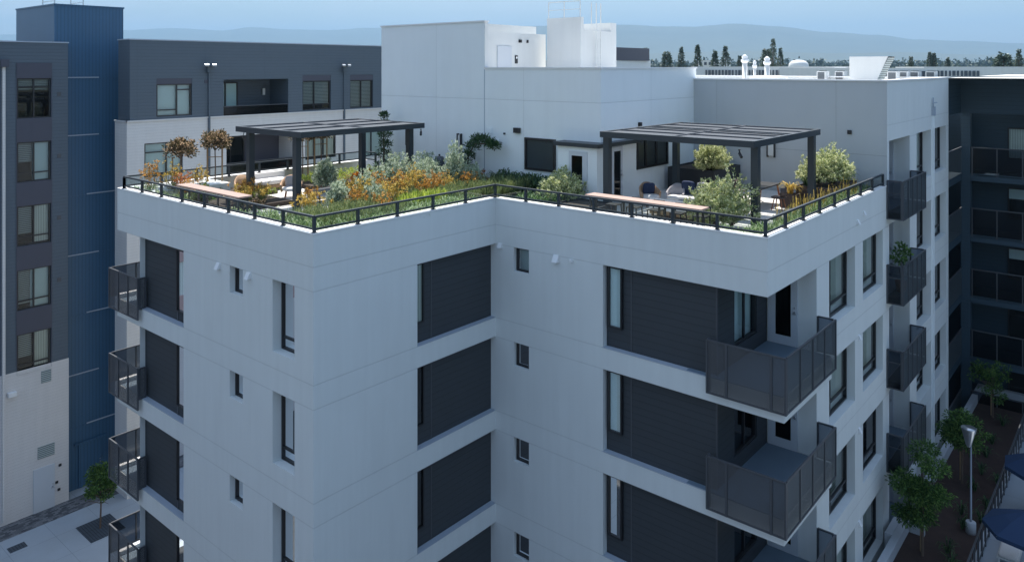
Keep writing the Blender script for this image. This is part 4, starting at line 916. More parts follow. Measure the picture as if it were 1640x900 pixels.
for k, h in enumerate(hs):
    window(G, FG, .87, 2.33, h-1.95, h, .08, mull=(.5,), trans=((.78 if k == 0 else .22, 0, .5), (.78 if k == 0 else .22, .5, 1)), blind=['blind2', 'blind', 'curtain', 'blind', 'curtain'][k], fw=.06, bfrac=[.3, 1, .95, .98, .9][k], bu=[(0, 1), (.48, 1), (.5, 1), (.42, 1), (.5, 1)][k])
    if k: w = MB(); fbox(w, FG, .93, 1.56, h-1.9+[0, .9, .5, .2, .7][k], h-.06, .26, .27); w.build('blind', 'blind2', G)
w = MB(); w.box(-6, 3.16, 25.16, 25.4, 23.1, 23.16); w.build('parapet_cap', 'sill', G)
w = MB(); fbox(w, FG, .22, .34, 0.2, 21.9, -.12, 0); w.build('downspout', 'tan', G)
w = MB(); fbox(w, FG, .1, .46, 21.9, 22.25, -.25, 0); w.build('rain_head', 'slatedk', G)
door(G, FG, 1.55, 2.5, .02, 2.15, -.02, False, 'doorwhite', hinge='left')
for (a, b2, c, d) in ((1.75, 2.5, 2.6, 3.2), (1.9, 2.35, 6.3, 6.9)):
    w = MB(); fbox(w, FG, a, b2, c, d, -.02, 0)
    w.build('vent_grille', 'grille', G) if 'grille' in M else w.build('vent_grille', 'blind2', G)
w = MB(); fbox(w, FG, .45, .8, 6.1, 6.3, -.2, 0); w.build('wall_light', 'cap', G)
w = MB()
for (u, z) in ((2.75, 1.95), (2.6, 1.15), (2.7, .75)): fbox(w, FG, u-.06, u+.06, z-.06, z+.06, -.04, 0)
w.build('wall_socket', 'black', G)
for h in hs[:4]:
    w = MB(); fbox(w, FG, 2.62, 2.8, h-.9, h-.7, -.02, 0); w.build('vent_grille', 'dkmetal', G)

# ================================================================== RIGHT NAVY BUILDING
N = empty('apartment_building', (33, -10, 0), 'navy sided apartment building in deep shade at the right edge, with open galleries', 'building')
XN = 33.0
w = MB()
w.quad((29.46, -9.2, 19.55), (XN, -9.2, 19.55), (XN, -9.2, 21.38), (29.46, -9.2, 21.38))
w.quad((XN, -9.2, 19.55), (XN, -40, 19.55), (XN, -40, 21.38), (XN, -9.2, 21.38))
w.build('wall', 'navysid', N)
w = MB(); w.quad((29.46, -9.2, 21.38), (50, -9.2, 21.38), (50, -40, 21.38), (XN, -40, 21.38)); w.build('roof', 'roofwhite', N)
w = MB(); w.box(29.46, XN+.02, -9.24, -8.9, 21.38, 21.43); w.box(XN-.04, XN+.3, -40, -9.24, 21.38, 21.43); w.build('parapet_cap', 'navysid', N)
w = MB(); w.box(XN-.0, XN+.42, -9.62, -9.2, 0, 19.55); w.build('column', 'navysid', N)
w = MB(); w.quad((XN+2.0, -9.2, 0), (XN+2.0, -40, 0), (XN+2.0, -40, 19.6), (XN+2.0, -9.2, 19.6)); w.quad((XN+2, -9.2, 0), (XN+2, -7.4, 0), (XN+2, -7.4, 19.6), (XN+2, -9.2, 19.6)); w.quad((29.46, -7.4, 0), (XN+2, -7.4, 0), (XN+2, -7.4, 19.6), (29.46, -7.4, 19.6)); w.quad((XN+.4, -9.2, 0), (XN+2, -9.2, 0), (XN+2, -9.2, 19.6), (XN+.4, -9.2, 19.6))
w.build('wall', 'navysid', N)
for k in range(5):
    zf = 16.45-3.1*k                                             # gallery floor
    w = MB(); w.box(XN, XN+1.99, -40, -9.63, zf-.35, zf+.02); w.box(29.47, XN-.01, -9.25, -7.41, zf-.35, zf+.02); w.build('gallery_floor', 'navysid', N)
    r_ = MB(); r_.bar((XN+.02, -9.65, zf+1.35), (XN+.02, -40, zf+1.35), .05); r_.bar((XN+.02, -9.65, zf-.05), (XN+.02, -40, zf-.05), .04)
    for i in range(20): r_.bar((XN+.02, -9.7-1.08*i, zf-.1), (XN+.02, -9.7-1.08*i, zf+1.35), .05)
    r_.bar((29.5, -9.24, zf+1.35), (XN-.05, -9.24, zf+1.35), .05)
    o = r_.build('gallery_railing', 'dkmetal', N)
    g = MB(); g.quad((XN+.02, -9.65, zf-.05), (XN+.02, -40, zf-.05), (XN+.02, -40, zf+1.35), (XN+.02, -9.65, zf+1.35)); g.build('screen_panel', 'frost', o)
    g = MB(); g.quad((29.5, -9.24, zf-.2), (XN-.05, -9.24, zf-.2), (XN-.05, -9.24, zf+1.35), (29.5, -9.24, zf+1.35)); g.build('screen_panel', 'perf2', o)
    FN = ('x', XN+2.0)
    window(N, FN, -12.0, -11.0, zf+.7, zf+2.3, -.08, blind='curtain' if k in (0,) else ('blind' if k in (1, 2) else None), bfrac=.35 if k else 1., fw=.05, room=.07)
    door(N, FN, -13.6, -12.6, zf+.03, zf+2.3, -.04, False, 'navysid')
    w = MB(); w.box(XN+.6, XN+1.2, -9.28, -9.22, zf+1.9, zf+2.0) ; w.build('wall_light', 'cap', N)

# ================================================================== GROUND, TERRACES
w = MB(); w.quad((-2480, -9480, -.02), (13780, -9480, -.02), (13780, 13780, -.02), (-2480, 13780, -.02)); w.build('ground', 'earth', None, kind='structure')
w = MB(); w.box(-9, 7.2, 17.2, 40, -.3, 0.0); w.build('courtyard_paving', 'conc', None, kind='structure')
w = MB(); w.box(-60, 8, -60, 17.2, -.3, 0.0); w.box(-60, -9, 17.2, 25.2, -.3, 0.0); w.build('unseen_dark_ground', 'darkgnd', None, kind='structure')  # unseen ground, kept dark to cut bounce light on the lower walls
w = MB(); w.box(-10, 6.5, 23.9, 25.2, .0, .012); w.build('paver_band', 'paver', None, kind='structure')
w = MB(); w.box(2.45, 4.0, 20.6, 22.4, .0, .014); w.build('tree_grate', 'stonedark', None, kind='structure')
w = MB(); w.box(-.2, .5, 22.6, 23.1, .0, .01); w.build('drain_cover', 'stonedark', None, kind='structure')
PZ = 4.7
w = MB(); w.box(15, 60, -30, -9.9, 0, PZ); w.build('terrace_paving', 'conc', None, kind='structure')
w = MB(); w.box(15, 34.4, -12.1, -9.9, PZ, PZ+.15); w.build('planting_bed_mulch', 'mulch', None, kind='structure')
w = MB(); w.box(8, 34.5, -9.95, -9.7, 3.5, 5.25); w.box(34.4, 34.7, -12.6, -9.7, PZ, 5.25); w.box(17.6, 18.9, -9.69, -9.45, 3.5, 5.24); w.box(18.9, 19.1, -10.45, -9.96, PZ, 5.22)
w.build('garden_wall', 'kerb', None, label='pale concrete garden wall edging the mulch bed along the white building', category='wall')
w = MB(); w.bar((15, -12.12, PZ+.08), (34, -12.12, PZ+.08), .14, .2); w.build('kerb', 'kerb', None, kind='structure')

# courtyard tree on the left
def leaftree(name, x, y, z0, h, rc, mt, label, seed, nc, L, W, stake=False, trunk_r=.05, cz=.66, cr=.22, rz_=.36, cat='tree', grp=None):
    rg = R(seed); o = empty(name, (x, y, z0), label, cat, grp)
    t_ = MB(); t_.tube([(x, y, z0), (x+.04, y, z0+h*.4), (x, y+.03, z0+h*.8)], [trunk_r, trunk_r*.75, trunk_r*.3], 8)
    for _ in range(14):
        d = rdir(rg); d.z = abs(d.z)*.7; s_ = z0+h*rg.uniform(.38, .7); t_.tube([(x, y, s_), (x+d.x*rc*.5, y+d.y*rc*.5, s_+d.z*h*.12+.1), (x+d.x*rc*.85, y+d.y*rc*.85, s_+d.z*h*.25+.1)], [trunk_r*.4, trunk_r*.25, .006], 5, False)
    t_.build('trunk', 'bark', o)
    c = MB(); nb = 13
    for i in range(nb):
        d = rdir(rg); q = rg.uniform(.35, .95) if i else 0.; rr = rc*rg.uniform(.34, .62)
        cc = (x+d.x*rc*q, y+d.y*rc*q, z0+h*cz+d.z*h*rz_*q)
        clumps(c, cc, (rr, rr, rr*.8), max(4, int(nc*1.9/nb)), 22, L*.85, W*.85, rg, cr*.75, up=-.15, bottom=-1.)
    c.build('crown', mt, o)
    if stake: k = MB(); k.tube([(x+.25, y+.1, z0), (x+.25, y+.1, z0+h*.5)], .035, 7); k.build('stake', 'oak', o)
    return o
leaftree('courtyard_tree', 3.2, 21.5, 0, 2.9, .78, 'l_green', 'small round green tree in a grate on the left courtyard', 501, 110, .15, .07, cz=.72, rz_=.26, cr=.2)
leaftree('garden_tree', 17.7, -10.65, PZ+.1, 3.85, .82, 'l_green', 'bushy green tree beside the white balconies, nearest in the mulch bed', 502, 230, .15, .055, True, cz=.60, rz_=.42, cr=.26)
leaftree('garden_tree', 23.9, -10.8, PZ+.1, 3.1, .8, 'l_green', 'staked green tree in the mulch bed behind the street lamp', 503, 150, .16, .06, True, cz=.72, rz_=.3, cr=.26)
leaftree('garden_tree', 31.6, -10.8, PZ+.1, 2.9, .85, 'l_silver2' if 'l_silver2' in M else 'l_green', 'sparse staked tree at the far end of the mulch bed', 504, 50, .16, .06, True, cz=.66, rz_=.32, cr=.24)
rg = R(520)
gl = ['strap leaved tuft beside the lamp base', 'strap leaved tuft left of the lamp pole', 'strap leaved tuft under the nearest garden tree', 'strap leaved tuft halfway along the bed kerb', 'strap leaved tuft at the foot of the middle tree', 'strap leaved tuft right of the middle tree', 'strap leaved tuft near the far end of the bed', 'strap leaved tuft at the far tree', 'strap leaved tuft at the lower end of the bed', 'strap leaved tuft against the terrace fence', 'strap leaved tuft between lamp and fence', 'strap leaved tuft between the middle and far trees']
gp = [(20.4, -11.4), (21.4, -11.2), (18.4, -11.3), (22.4, -11.9), (23.6, -11.3), (25.2, -11.3), (28.5, -11.2), (30.9, -11.3), (17.6, -11.6), (24.6, -11.95), (21.2, -11.9), (27.0, -11.2)]
for (x, y), lb in zip(gp, gl): spiky((x, y, PZ+.14), .55, 'l_dark', lb, int(x*100), 26, .8, .03, group='strap leaved tufts in the mulch bed')
# street lamp
lx, ly = 20.3, -11.7
o = empty('street_lamp', (lx, ly, PZ+.15), 'steel garden lamp with a cone shaped head in the mulch bed', 'street lamp')
w = MB(); w.tube([(lx, ly, PZ+.1), (lx, ly, 8.3)], [.042, .034], 12); w.build('pole', 'galv2', o, True)
w = MB(); w.lathe((lx, ly, PZ+.1), [(.0, .0), (.17, 0), (.17, .45), (.13, .47), (.0, .47)], 16); w.build('base', 'kerb', o, True)
w = MB(); w.lathe((lx-.06, ly+.06, 8.0), [(.05, 0), (.10, .1), (.25, .68), (.25, .70), (.0, .70)], 16); w.build('lamp_head', 'galv', o, True)
w = MB(); w.tube([(lx, ly, 8.3), (lx+.12, ly-.12, 8.5), (lx+.16, ly-.15, 8.66)], .03, 8); w.build('arm', 'galv', o)
# terrace fence, umbrellas and chairs bottom right
o = empty('metal_fence', (24, -12.2, PZ), 'dark metal fence with flat pickets between the mulch bed and the terrace', 'fence')
w = MB(); w.bar((16, -12.2, PZ+1.1), (34, -12.2, PZ+1.1), .05, .04); w.bar((16, -12.2, PZ+.12), (34, -12.2, PZ+.12), .04, .04); w.build('rail', 'dkmetal', o)
for i in range(22): w = MB(); w.box(16.4+i*.72-.03, 16.4+i*.72+.03, -12.23, -12.17, PZ, PZ+1.1); w.build('post', 'dkmetal', o)
def umbrella(x, y, z, r_, label, rz=0, mt='umb'):
    o = empty('parasol', (x, y, PZ), label, 'parasol', 'blue parasols on the lower terrace')
    w = MB(); n = 8
    for k in range(n):
        a, b2 = rz+2*pi*k/n, rz+2*pi*(k+1)/n
        p = lambda t_, rr, zz: (x+rr*math.cos(t_), y+rr*math.sin(t_), zz)
        w.quad(p(a, .05, z), p(a, r_*.5, z-.22), p(b2, r_*.5, z-.22), p(b2, .05, z)); w.quad(p(a, r_*.5, z-.22), p(a, r_, z-.55), p(b2, r_, z-.55), p(b2, r_*.5, z-.22))
        w.quad(p(a, r_, z-.55), p(a, r_, z-.68), p(b2, r_, z-.68), p(b2, r_, z-.55))
    w.build('canopy', mt, o)
    w = MB(); w.tube([(x, y, PZ), (x, y, z+.05)], .03, 8); w.build('pole', 'galv', o)
    for k in range(n): a = rz+2*pi*k/n; w = MB(); w.bar((x, y, z-.06), (x+r_*math.cos(a), y+r_*math.sin(a), z-.58), .02); w.build('rib', 'galv', o)
    w = MB(); w.lathe((x, y, PZ), [(0, 0), (.28, 0), (.28, .05), (0, .07)], 14); w.build('base', 'dkmetal', o)
umbrella(18.4, -13.6, 7.15, 1.25, 'blue parasol at the bottom right corner, over the loungers', .2)
umbrella(23.2, -13.5, 7.2, 1.2, 'blue parasol cut by the right edge, above the fence', .5)
umbrella(17.9, -14.9, 7.25, 1.35, 'pale parasol beside the blue one in the bottom right corner', .1, 'umbw')
def lounger(x, y, label):
    o = empty('sun_lounger', (x, y, PZ), label, 'sun lounger', 'pale loungers on the lower terrace'); w = MB()
    w.box(x-.9, x+.9, y-.32, y+.32, PZ+.28, PZ+.33); w.build('frame', 'whitepaint', o); w = MB(); w.pad((x-.2, y, PZ+.38), (.7, .3, .06), e=8.); w.build('seat', 'cushion', o, True)
    w = MB(); w.obox((x+.7, y, PZ+.6), (.34, .3, .05), Vector((.75, 0, .66)), Vector((0, 1, 0)), Vector((-.66, 0, .75))); w.build('backrest', 'cushion', o)
    for a in (-.8, .8):
        for b2 in (-.27, .27): w = MB(); w.box(x+a-.03, x+a+.03, y+b2-.03, y+b2+.03, PZ, PZ+.28); w.build('leg', 'whitepaint', o)
lounger(19.9, -13.0, 'pale lounger below the bottom right parasol'); lounger(22.3, -13.6, 'pale lounger further along the fence'); lounger(18.9, -14.4, 'pale lounger nearest the lower right corner')
# potted plant on the wing balcony
o = empty('potted_plant', (19.5, -9.5, 13.46), 'leafy potted plant spilling over the upper wing balcony', 'potted plant')
w = MB(); w.lathe((19.5, -9.55, 13.46), [(0, 0), (.16, 0), (.22, .4), (.19, .4), (.19, .34), (0, .34)], 14); w.build('pot', 'redwood', o, True)
w = MB(); clumps(w, (19.7, -9.5, 14.75), (.7, .25, .5), 26, 12, .14, .07, R(77), .15); w.build('foliage', 'l_green', o)
w = MB(); branches(w, (19.5, -9.55, 13.8), (19.7, -9.5, 14.8), (.8, .3, .6), 9, R(78), .012); w.build('stem', 'bark', o)

# ================================================================== ROOF EQUIPMENT ON THE WING
def pipe(x, y, h, r_, label):
    o = empty('exhaust_pipe', (x, y, 21.1), label, 'exhaust pipe', 'white exhaust pipes on the wing roof')
    w = MB(); w.tube([(x, y, 21.1), (x, y, 21.1+h)], r_, 12); w.build('pipe', 'whitepaint', o, True)
    w = MB(); w.lathe((x, y, 21.1+h-.05), [(r_, 0), (r_*1.5, .06), (r_*1.5, .16), (r_*.9, .18), (r_*1.25, .3), (.3*r_, .4), (0, .4)], 12); w.build('cap', 'cap', o, True)
pipe(23.5, -1.7, 1.05, .12, 'tallest white exhaust pipe, left one of the row'); pipe(23.6, -2.15, .78, .07, 'thin short white exhaust pipe between the two thick ones'); pipe(23.5, -2.8, .95, .12, 'thick white exhaust pipe, right one of the row')
w = MB(); w.pad((23.2, -3.0, 21.35), (.5, .9, .16), e=3.); w.build('roof_duct', 'galvw' if 'galvw' in M else 'whitepaint', None, True, label='low white rounded duct at the foot of the exhaust pipes', category='duct')
o = empty('air_intake_hood', (24.4, -7.2, 21.1), 'large white slant sided intake hood on the wing roof', 'ventilation hood')
w = MB(); x0, x1, z0, z1 = 23.9, 25.0, 21.1, 22.36
w.v += [(x0, -6.4, z0), (x1, -6.4, z0), (x1, -6.4, z1), (x0, -6.4, z1), (x0, -7.45, z0), (x1, -7.45, z0), (x1, -8.0, z1), (x0, -8.0, z1)]
w.f += [(0, 1, 2, 3), (3, 2, 6, 7), (0, 3, 7, 4), (1, 2, 6, 5), (0, 1, 5, 4)]
w.build('housing', 'whitepaint', o)
w = MB(); w.quad((x0+.03, -7.46, z0+.1), (x1-.03, -7.46, z0+.1), (x1-.03, -8.005, z1-.04), (x0+.03, -8.005, z1-.04)); w.build('louvre', 'blind2', o)

# ================================================================== BACKGROUND TOWN
def far_building(px0, px1, d0, d1, ztop, zbot, depth, label, wins=0, wz=(0, 0), mt='whitepaint', g='white low buildings beyond the roof', seed=0, wr=(0, 1)):
    a = ond(px0, d0); b2 = ond(px1, d1); o = empty('low_building', (a[0], a[1], 0), label, 'building', g)
    dx, dy = b2[0]-a[0], b2[1]-a[1]; L = math.hypot(dx, dy); ux, uy = dx/L, dy/L; nx, ny = -uy, ux
    if nx*FW[0]+ny*FW[1] < 0: nx, ny = -nx, -ny
    w = MB(); P4 = [(a[0], a[1]), (b2[0], b2[1]), (b2[0]+nx*depth, b2[1]+ny*depth), (a[0]+nx*depth, a[1]+ny*depth)]
    for i in range(4): p, q = P4[i], P4[(i+1) % 4]; w.quad((*p, 0), (*q, 0), (*q, ztop), (*p, ztop))
    w.build('wall', mt, o); w = MB(); w.quad(*[(p[0], p[1], ztop-.15) for p in P4]); w.build('roof', 'roofwhite', o)
    rg = R(seed)
    for i in range(wins):
        c = L*(wr[0]+(wr[1]-wr[0])*(i+.5)/wins); hw = L*(wr[1]-wr[0])/wins*rg.uniform(.22, .4); w = MB()
        A_ = Vector((a[0]+ux*c, a[1]+uy*c, 0)); U_ = Vector((ux, uy, 0)); N2 = Vector((nx, ny, 0))
        w.obox(A_+Vector((0, 0, (wz[0]+wz[1])/2))-N2*.02, (hw, .1, (wz[1]-wz[0])/2), U_, N2, Vector((0, 0, 1))); w.build('window', 'farwin', o)
    return o
M['farwin'] = surf('distant_window', (.07, .09, .12), .2, .2, .5)
far_building(1111, 1370, 92, 88, 21.95, 0, 14, 'long white low building right behind the exhaust pipes', 44, (20.4, 21.55), seed=1, wr=(.07, 1.))
far_building(1395, 1500, 74, 78, 21.8, 0, 12, 'white low building with dark windows right of the intake hood', 18, (20.6, 21.5), seed=2)
far_building(1480, 1760, 105, 100, 21.95, 0, 16, 'long white warehouse at the right edge of the skyline', 14, (20.5, 21.4), seed=3, wr=(.0, .33))
far_building(1235, 1310, 140, 138, 22.0, 0, 14, 'small white shed with a domed roof in the distance', 3, (19, 21), seed=4)
far_building(1440, 1545, 230, 225, 21.2, 0, 20, 'pale distant house row between the conifers', 10, (18, 20.2), seed=5, mt='tan')
far_building(980, 1042, 86, 94, 22.7, 0, 18, 'pale building with a charcoal upper floor behind the plant room', 0, seed=6)
o = empty('low_building', (*ond(990, 88), 0), 'charcoal box shaped penthouse on top of the pale building behind the plant room', 'building')
a, b2 = ond(980, 86), ond(1040, 93); w = MB(); v = [(a[0], a[1]), (b2[0], b2[1]), (b2[0]+4, b2[1]+8), (a[0]+4, a[1]+8)]
for i in range(4): w.quad((*v[i], 22.65), (*v[(i+1) % 4], 22.65), (*v[(i+1) % 4], 24.15), (*v[i], 24.15))
w.quad(*[(p[0], p[1], 24.15) for p in v]); w.build('wall', 'slatedk', o)
far_building(1118, 1142, 262, 258, 24.2, 0, 12, 'small white house between the conifers of the left skyline group', 3, (22.6, 23.6), seed=7)
o = empty('storage_dome', (*ond(1279, 126), 0), 'white rounded dome above the low roofs in the distance', 'dome'); dx_, dy_ = ond(1279, 126)
w = MB(); w.lathe((dx_, dy_, 0), [(1.6, 0), (1.6, 21.9), (1.5, 22.5), (1.1, 22.9), (.5, 23.05), (0, 23.08)], 16); w.build('shell', 'whitepaint', o, True)
cl = ['first condenser unit right of the intake hood', 'second condenser unit right of the intake hood', 'third condenser unit right of the intake hood', 'condenser unit at the right end of the wing roof row', 'condenser unit left of the intake hood', 'condenser unit between the pipes and the intake hood']
for (px, d), lb in zip(((1431, 37.5), (1448, 38), (1466, 38.5), (1492, 39), (1347, 40), (1318, 40)), cl):
    x, y = ond(px, d); o = empty('condenser_unit', (x, y, 21.1), lb, 'air conditioner', 'condenser units on the wing roof'); w = MB(); w.box(x-.3, x+.3, y-.22, y+.22, 21.1, 21.68); w.build('housing', 'whitepaint', o)
    w = MB(); w.box(x-.315, x-.302, y-.17, y+.17, 21.15, 21.63); w.build('coil_grille', 'grillm', o); w = MB(); w.tube([(x, y, 21.68), (x, y, 21.71)], .19, 14); w.build('fan', 'black', o)
# conifers: (px, distance, top py, width px, label, kind)
con = [(1034, 150, 78, 16, 'ragged dark conifer right of the charcoal penthouse'), (1068, 170, 84, 20, 'first conifer left of the skyline row'), (1091, 165, 76, 15, 'slim conifer, second from the left of the skyline row'), (1117, 160, 73, 16, 'conifer in the middle of the left skyline group'),
 (1145, 175, 82, 17, 'short conifer before the white house'), (1162, 160, 75, 18, 'broad conifer right of the white house'), (1185, 190, 90, 14, 'small conifer behind the tall exhaust pipe'), (1228, 165, 80, 22, 'round dark conifer left of the tallest spire'), (1238, 155, 62, 14, 'tallest narrow conifer spire on the skyline'), (1250, 165, 78, 14, 'narrow conifer right of the tallest spire'),
 (1459, 150, 91, 15, 'dark pointed conifer just right of the intake hood'), (1489, 200, 84, 12, 'left twin conifer above the pale houses'), (1496, 200, 86, 13, 'right twin conifer above the pale houses'), (1518, 210, 93, 14, 'small conifer above the white warehouse'), (1607, 160, 88, 34, 'broad round topped tree on the right skyline'), (1632, 150, 80, 16, 'pointed conifer at the right edge of the skyline'),
 (1424, 170, 100, 12, 'small dark conifer peeking by the intake hood')]
for i, (px, d, ty, wpx, lb) in enumerate(con):
    x, y = ond(px, d); zt = CAMZ-(ty-PY0)*d/FOC; r_ = wpx*d/FOC/2; rg = R(600+i); hc = max(9., (112-ty)*d/FOC*1.1)
    o = empty('conifer_tree', (x, y, 0), lb, 'tree', 'conifers on the skyline')
    t_ = MB(); t_.tube([(x, y, 0), (x, y, zt-.5)], [.35, .06], 6); t_.build('trunk', 'bark', o)
    c = MB(); broad = wpx > 19
    for j in range(460):
        f_ = rg.random(); z = zt-hc*f_; rr = r_*(min(1, f_*1.6+.06) if not broad else math.sin(min(1, f_+.12)*pi*.62))*rg.uniform(.35, 1.15); t2 = rg.uniform(0, 2*pi); p = Vector((x+rr*math.cos(t2), y+rr*math.sin(t2), z))
        for _ in range(5): leaf(c, p+rdir(rg)*r_*.16, rg, r_*.34, r_*.15, (Vector((math.cos(t2), math.sin(t2), -.15))+rdir(rg)*.7).normalized())
    c.build('crown', 'l_conifer', o)
# far tree belt (one mass)
c = MB(); rg = R(900)
for i in range(3200):
    px = rg.uniform(960, 1720); d = rg.uniform(900, 2300); x, y = ond(px, d); zb = 12*(d-900)/1400+4; h = rg.uniform(10, 15)+rg.random()**5*10
    for _ in range(36):
        f_ = rg.random(); p = Vector((x+rg.gauss(0, 4.5)*(1.1-f_), y+rg.gauss(0, 4.5)*(1.1-f_), zb+h*f_*1.25)); leaf(c, p, rg, 4.4, 3.2)
c.build('tree_belt', 'l_far', None, kind='stuff', label='distant belt of trees along the foot of the hills', category='trees')
# hills
def ridge(prof, D, seed, name='hills', rough=1.):
    rg = R(seed); n = 220; px0, px1 = prof[0][0], prof[-1][0]; rows = 10; w = MB()
    def top(px):
        for (a, ya), (b3, yb) in zip(prof, prof[1:]):
            if a <= px <= b3: t_ = (px-a)/(b3-a); t_ = t_*t_*(3-2*t_); return ya+(yb-ya)*t_
    ph = [rg.uniform(0, 6.28) for _ in range(12)]
    for i in range(n+1):
        px = px0+(px1-px0)*i/n; ty = top(px)
        hgt = (PY0-ty)*D/FOC
        for j in range(rows+1):
            f_ = j/rows; spur = sum(math.sin(px*.018*(k+1)*1.7+ph[k]+f_*2.2*(k % 3))/(k+1) for k in range(9))
            dd = D*(.62+.38*f_)+spur*D*.018*(1-abs(2*f_-1)*.6)
            z = hgt*(f_**1.25)*(dd/D if j < rows else 1)+spur*hgt*.05*math.sin(f_*pi)
            if j == rows: z = hgt+spur*hgt*.012*rough
            x, y = ond(px, dd); w.v.append((x, y, z+ (CAMZ if j == rows else 0) - (2 if j == 0 else 0)))
    for i in range(n):
        for j in range(rows): a = i*(rows+1)+j; w.f.append((a, a+rows+1, a+rows+2, a+1))
    # back slope
    b0 = len(w.v)
    for i in range(n+1):
        px = px0+(px1-px0)*i/n; x, y = ond(px, D*1.3); w.v.append((x, y, -2))
    for i in range(n): w.f.append((i*(rows+1)+rows, (i+1)*(rows+1)+rows, b0+i+1, b0+i))
    w.build(name, 'hill', None, True, kind='structure')
ridge([(700, 44), (900, 42), (990, 40), (1060, 43), (1110, 43), (1180, 38), (1240, 43), (1330, 52), (1400, 56), (1470, 64), (1540, 66), (1640, 70), (1900, 80)], 7500, 1)
ridge([(-400, 52), (0, 56), (200, 49), (270, 46), (360, 49), (400, 44), (470, 48), (520, 49), (590, 45), (700, 50), (980, 56)], 9800, 2)
ridge([(900, 103.5), (1720, 103.5), (1900, 104)], 2600, 9)
ridge([(1000, 88), (1100, 84), (1200, 82), (1330, 86), (1450, 84), (1560, 88), (1700, 90), (1900, 92)], 5200, 5)
# thin high cloud is part of the sky (see the world nodes)
# haze
w = MB(); w.box(-2500, 13800, -9500, 13800, -3, 760)
m, nt, b = newmat('haze_air'); nt.nodes.remove(b); v = nd(nt, 'ShaderNodeVolumePrincipled', Density=.00014)
v.inputs['Color'].default_value = (.29, .50, .74, 1); v.inputs['Anisotropy'].default_value = .2
nt.links.new(v.outputs[0], nt.nodes['Material Output'].inputs['Volume']); M['haze'] = m
w.build('haze', 'haze', None, kind='stuff')

# two unseen blocks added around the camera: shade for the courtyard, reflections for panes
for (x0, x1, y0, y1, mt_, lb) in ((-44, -26, -60, 12, 'slatedk', 'added charcoal block out of view, shading the courtyard opposite the left white wall'), (-24, 60, -60, -44, 'slate', 'added slate block out of view, shading the courtyard opposite the right white wall')):
    o = empty('apartment_building', ((x0+x1)/2, (y0+y1)/2, 0), lb, 'building'); w = MB(); w.box(x0, x1, y0, y1, 0, 15); w.build('wall', mt_, o)
    w = MB()
    for k in range(4):
        if mt_ == 'slatedk':
            for i in range(22): w.box(x1, x1+.05, y0+3+i*4, y0+5+i*4, 1.2+3.3*k, 3.1+3.3*k)
        else:
            for i in range(20): w.box(x0+3+i*4, x0+5+i*4, y1, y1+.05, 1.2+3.3*k, 3.1+3.3*k)
    w.build('window_bands', 'black', o)
# ================================================================== LIGHT, SKY, CAMERA
EL, AZ = math.radians(62), math.radians(38)
s_ = Vector((math.cos(EL)*math.cos(AZ), math.cos(EL)*math.sin(AZ), math.sin(EL)))
L = bpy.data.lights.new('sun', 'SUN'); L.energy = 4.7; L.angle = math.radians(.53); L.color = (1, .95, .87)
lo = bpy.data.objects.new('sun', L); COL.objects.link(lo); lo.rotation_euler = (-s_).to_track_quat('-Z', 'Y').to_euler()
wd = bpy.data.worlds.new('World'); sc.world = wd; wd.use_nodes = True; nt = wd.node_tree
sk = nt.nodes.new('ShaderNodeTexSky'); sk.sky_type = 'NISHITA'; sk.sun_disc = False; sk.sun_elevation = EL; sk.sun_rotation = pi/2-AZ
sk.altitude = 30; sk.air_density = 1.0; sk.dust_density = .6; sk.ozone_density = 2.0
tint = nt.nodes.new('ShaderNodeVectorMath'); tint.operation = 'MULTIPLY'; tint.inputs[1].default_value = (1.0, .95, .85)
tcw = nt.nodes.new('ShaderNodeTexCoord'); sp = nt.nodes.new('ShaderNodeSeparateXYZ'); nt.links.new(tcw.outputs['Generated'], sp.inputs[0])
mr = nt.nodes.new('ShaderNodeMapRange'); mr.inputs['From Min'].default_value = 0; mr.inputs['From Max'].default_value = .45; mr.inputs['To Min'].default_value = .40; mr.inputs['To Max'].default_value = 1.55
nt.links.new(sp.outputs[2], mr.inputs['Value']); vz = nt.nodes.new('ShaderNodeVectorMath'); vz.operation = 'SCALE'; nt.links.new(sk.outputs[0], vz.inputs[0]); nt.links.new(mr.outputs[0], vz.inputs['Scale'])
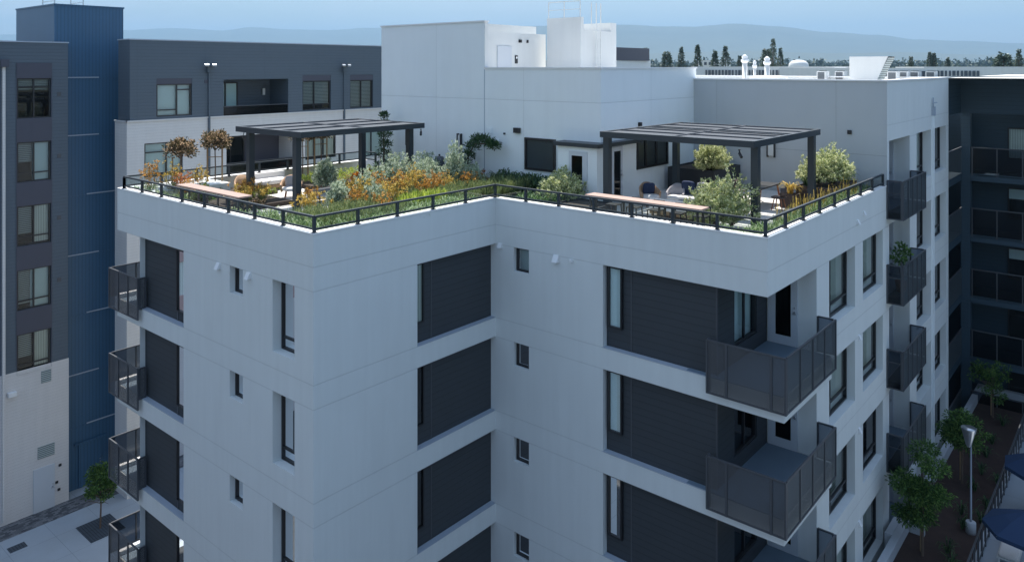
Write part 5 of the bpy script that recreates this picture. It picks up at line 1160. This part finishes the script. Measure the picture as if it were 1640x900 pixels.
nt.links.new(vz.outputs[0], tint.inputs[0]); mpc = nt.nodes.new('ShaderNodeMapping'); mpc.inputs['Scale'].default_value = (1.2, 1.2, 7.0); nt.links.new(tcw.outputs['Generated'], mpc.inputs[0])
nc = nt.nodes.new('ShaderNodeTexNoise'); nc.inputs['Scale'].default_value = 2.2; nc.inputs['Detail'].default_value = 7; nc.inputs['Roughness'].default_value = .62; nt.links.new(mpc.outputs[0], nc.inputs['Vector'])
cr_ = nt.nodes.new('ShaderNodeMapRange'); cr_.inputs['From Min'].default_value = .34; cr_.inputs['From Max'].default_value = .60; cr_.inputs['To Max'].default_value = .85; nt.links.new(nc.outputs[0], cr_.inputs['Value'])
lf = nt.nodes.new('ShaderNodeMapRange'); lf.inputs['From Min'].default_value = -.1; lf.inputs['From Max'].default_value = .95; lf.inputs['To Min'].default_value = .15; lf.inputs['To Max'].default_value = 1.0; nt.links.new(sp.outputs[1], lf.inputs['Value'])
cf = nt.nodes.new('ShaderNodeMath'); cf.operation = 'MULTIPLY'; nt.links.new(cr_.outputs[0], cf.inputs[0]); nt.links.new(lf.outputs[0], cf.inputs[1])
cmx = nt.nodes.new('ShaderNodeMix'); cmx.data_type = 'RGBA'; nt.links.new(cf.outputs[0], cmx.inputs[0]); nt.links.new(tint.outputs[0], cmx.inputs[6]); cmx.inputs[7].default_value = (4.3, 4.45, 4.55, 1)
nt.links.new(cmx.outputs[2], nt.nodes['Background'].inputs[0]); nt.nodes['Background'].inputs[1].default_value = .12
cam = bpy.data.cameras.new('camera'); cam.sensor_width = 36; cam.lens = FOC/1640*36; cam.shift_y = -(450-PY0)/1640; cam.clip_start = .3; cam.clip_end = 60000
co = bpy.data.objects.new('camera', cam); COL.objects.link(co); co.location = (CAMX, CAMY, CAMZ); co.rotation_euler = (pi/2, 0, YAW-pi/2); sc.camera = co
vs = sc.view_settings; vs.view_transform = 'Standard'; vs.look = 'None'; vs.exposure = 0.87; vs.gamma = 1
sc.cycles.max_bounces = 8; sc.cycles.transparent_max_bounces = 24; sc.cycles.volume_bounces = 0
sc.cycles.use_denoising = True
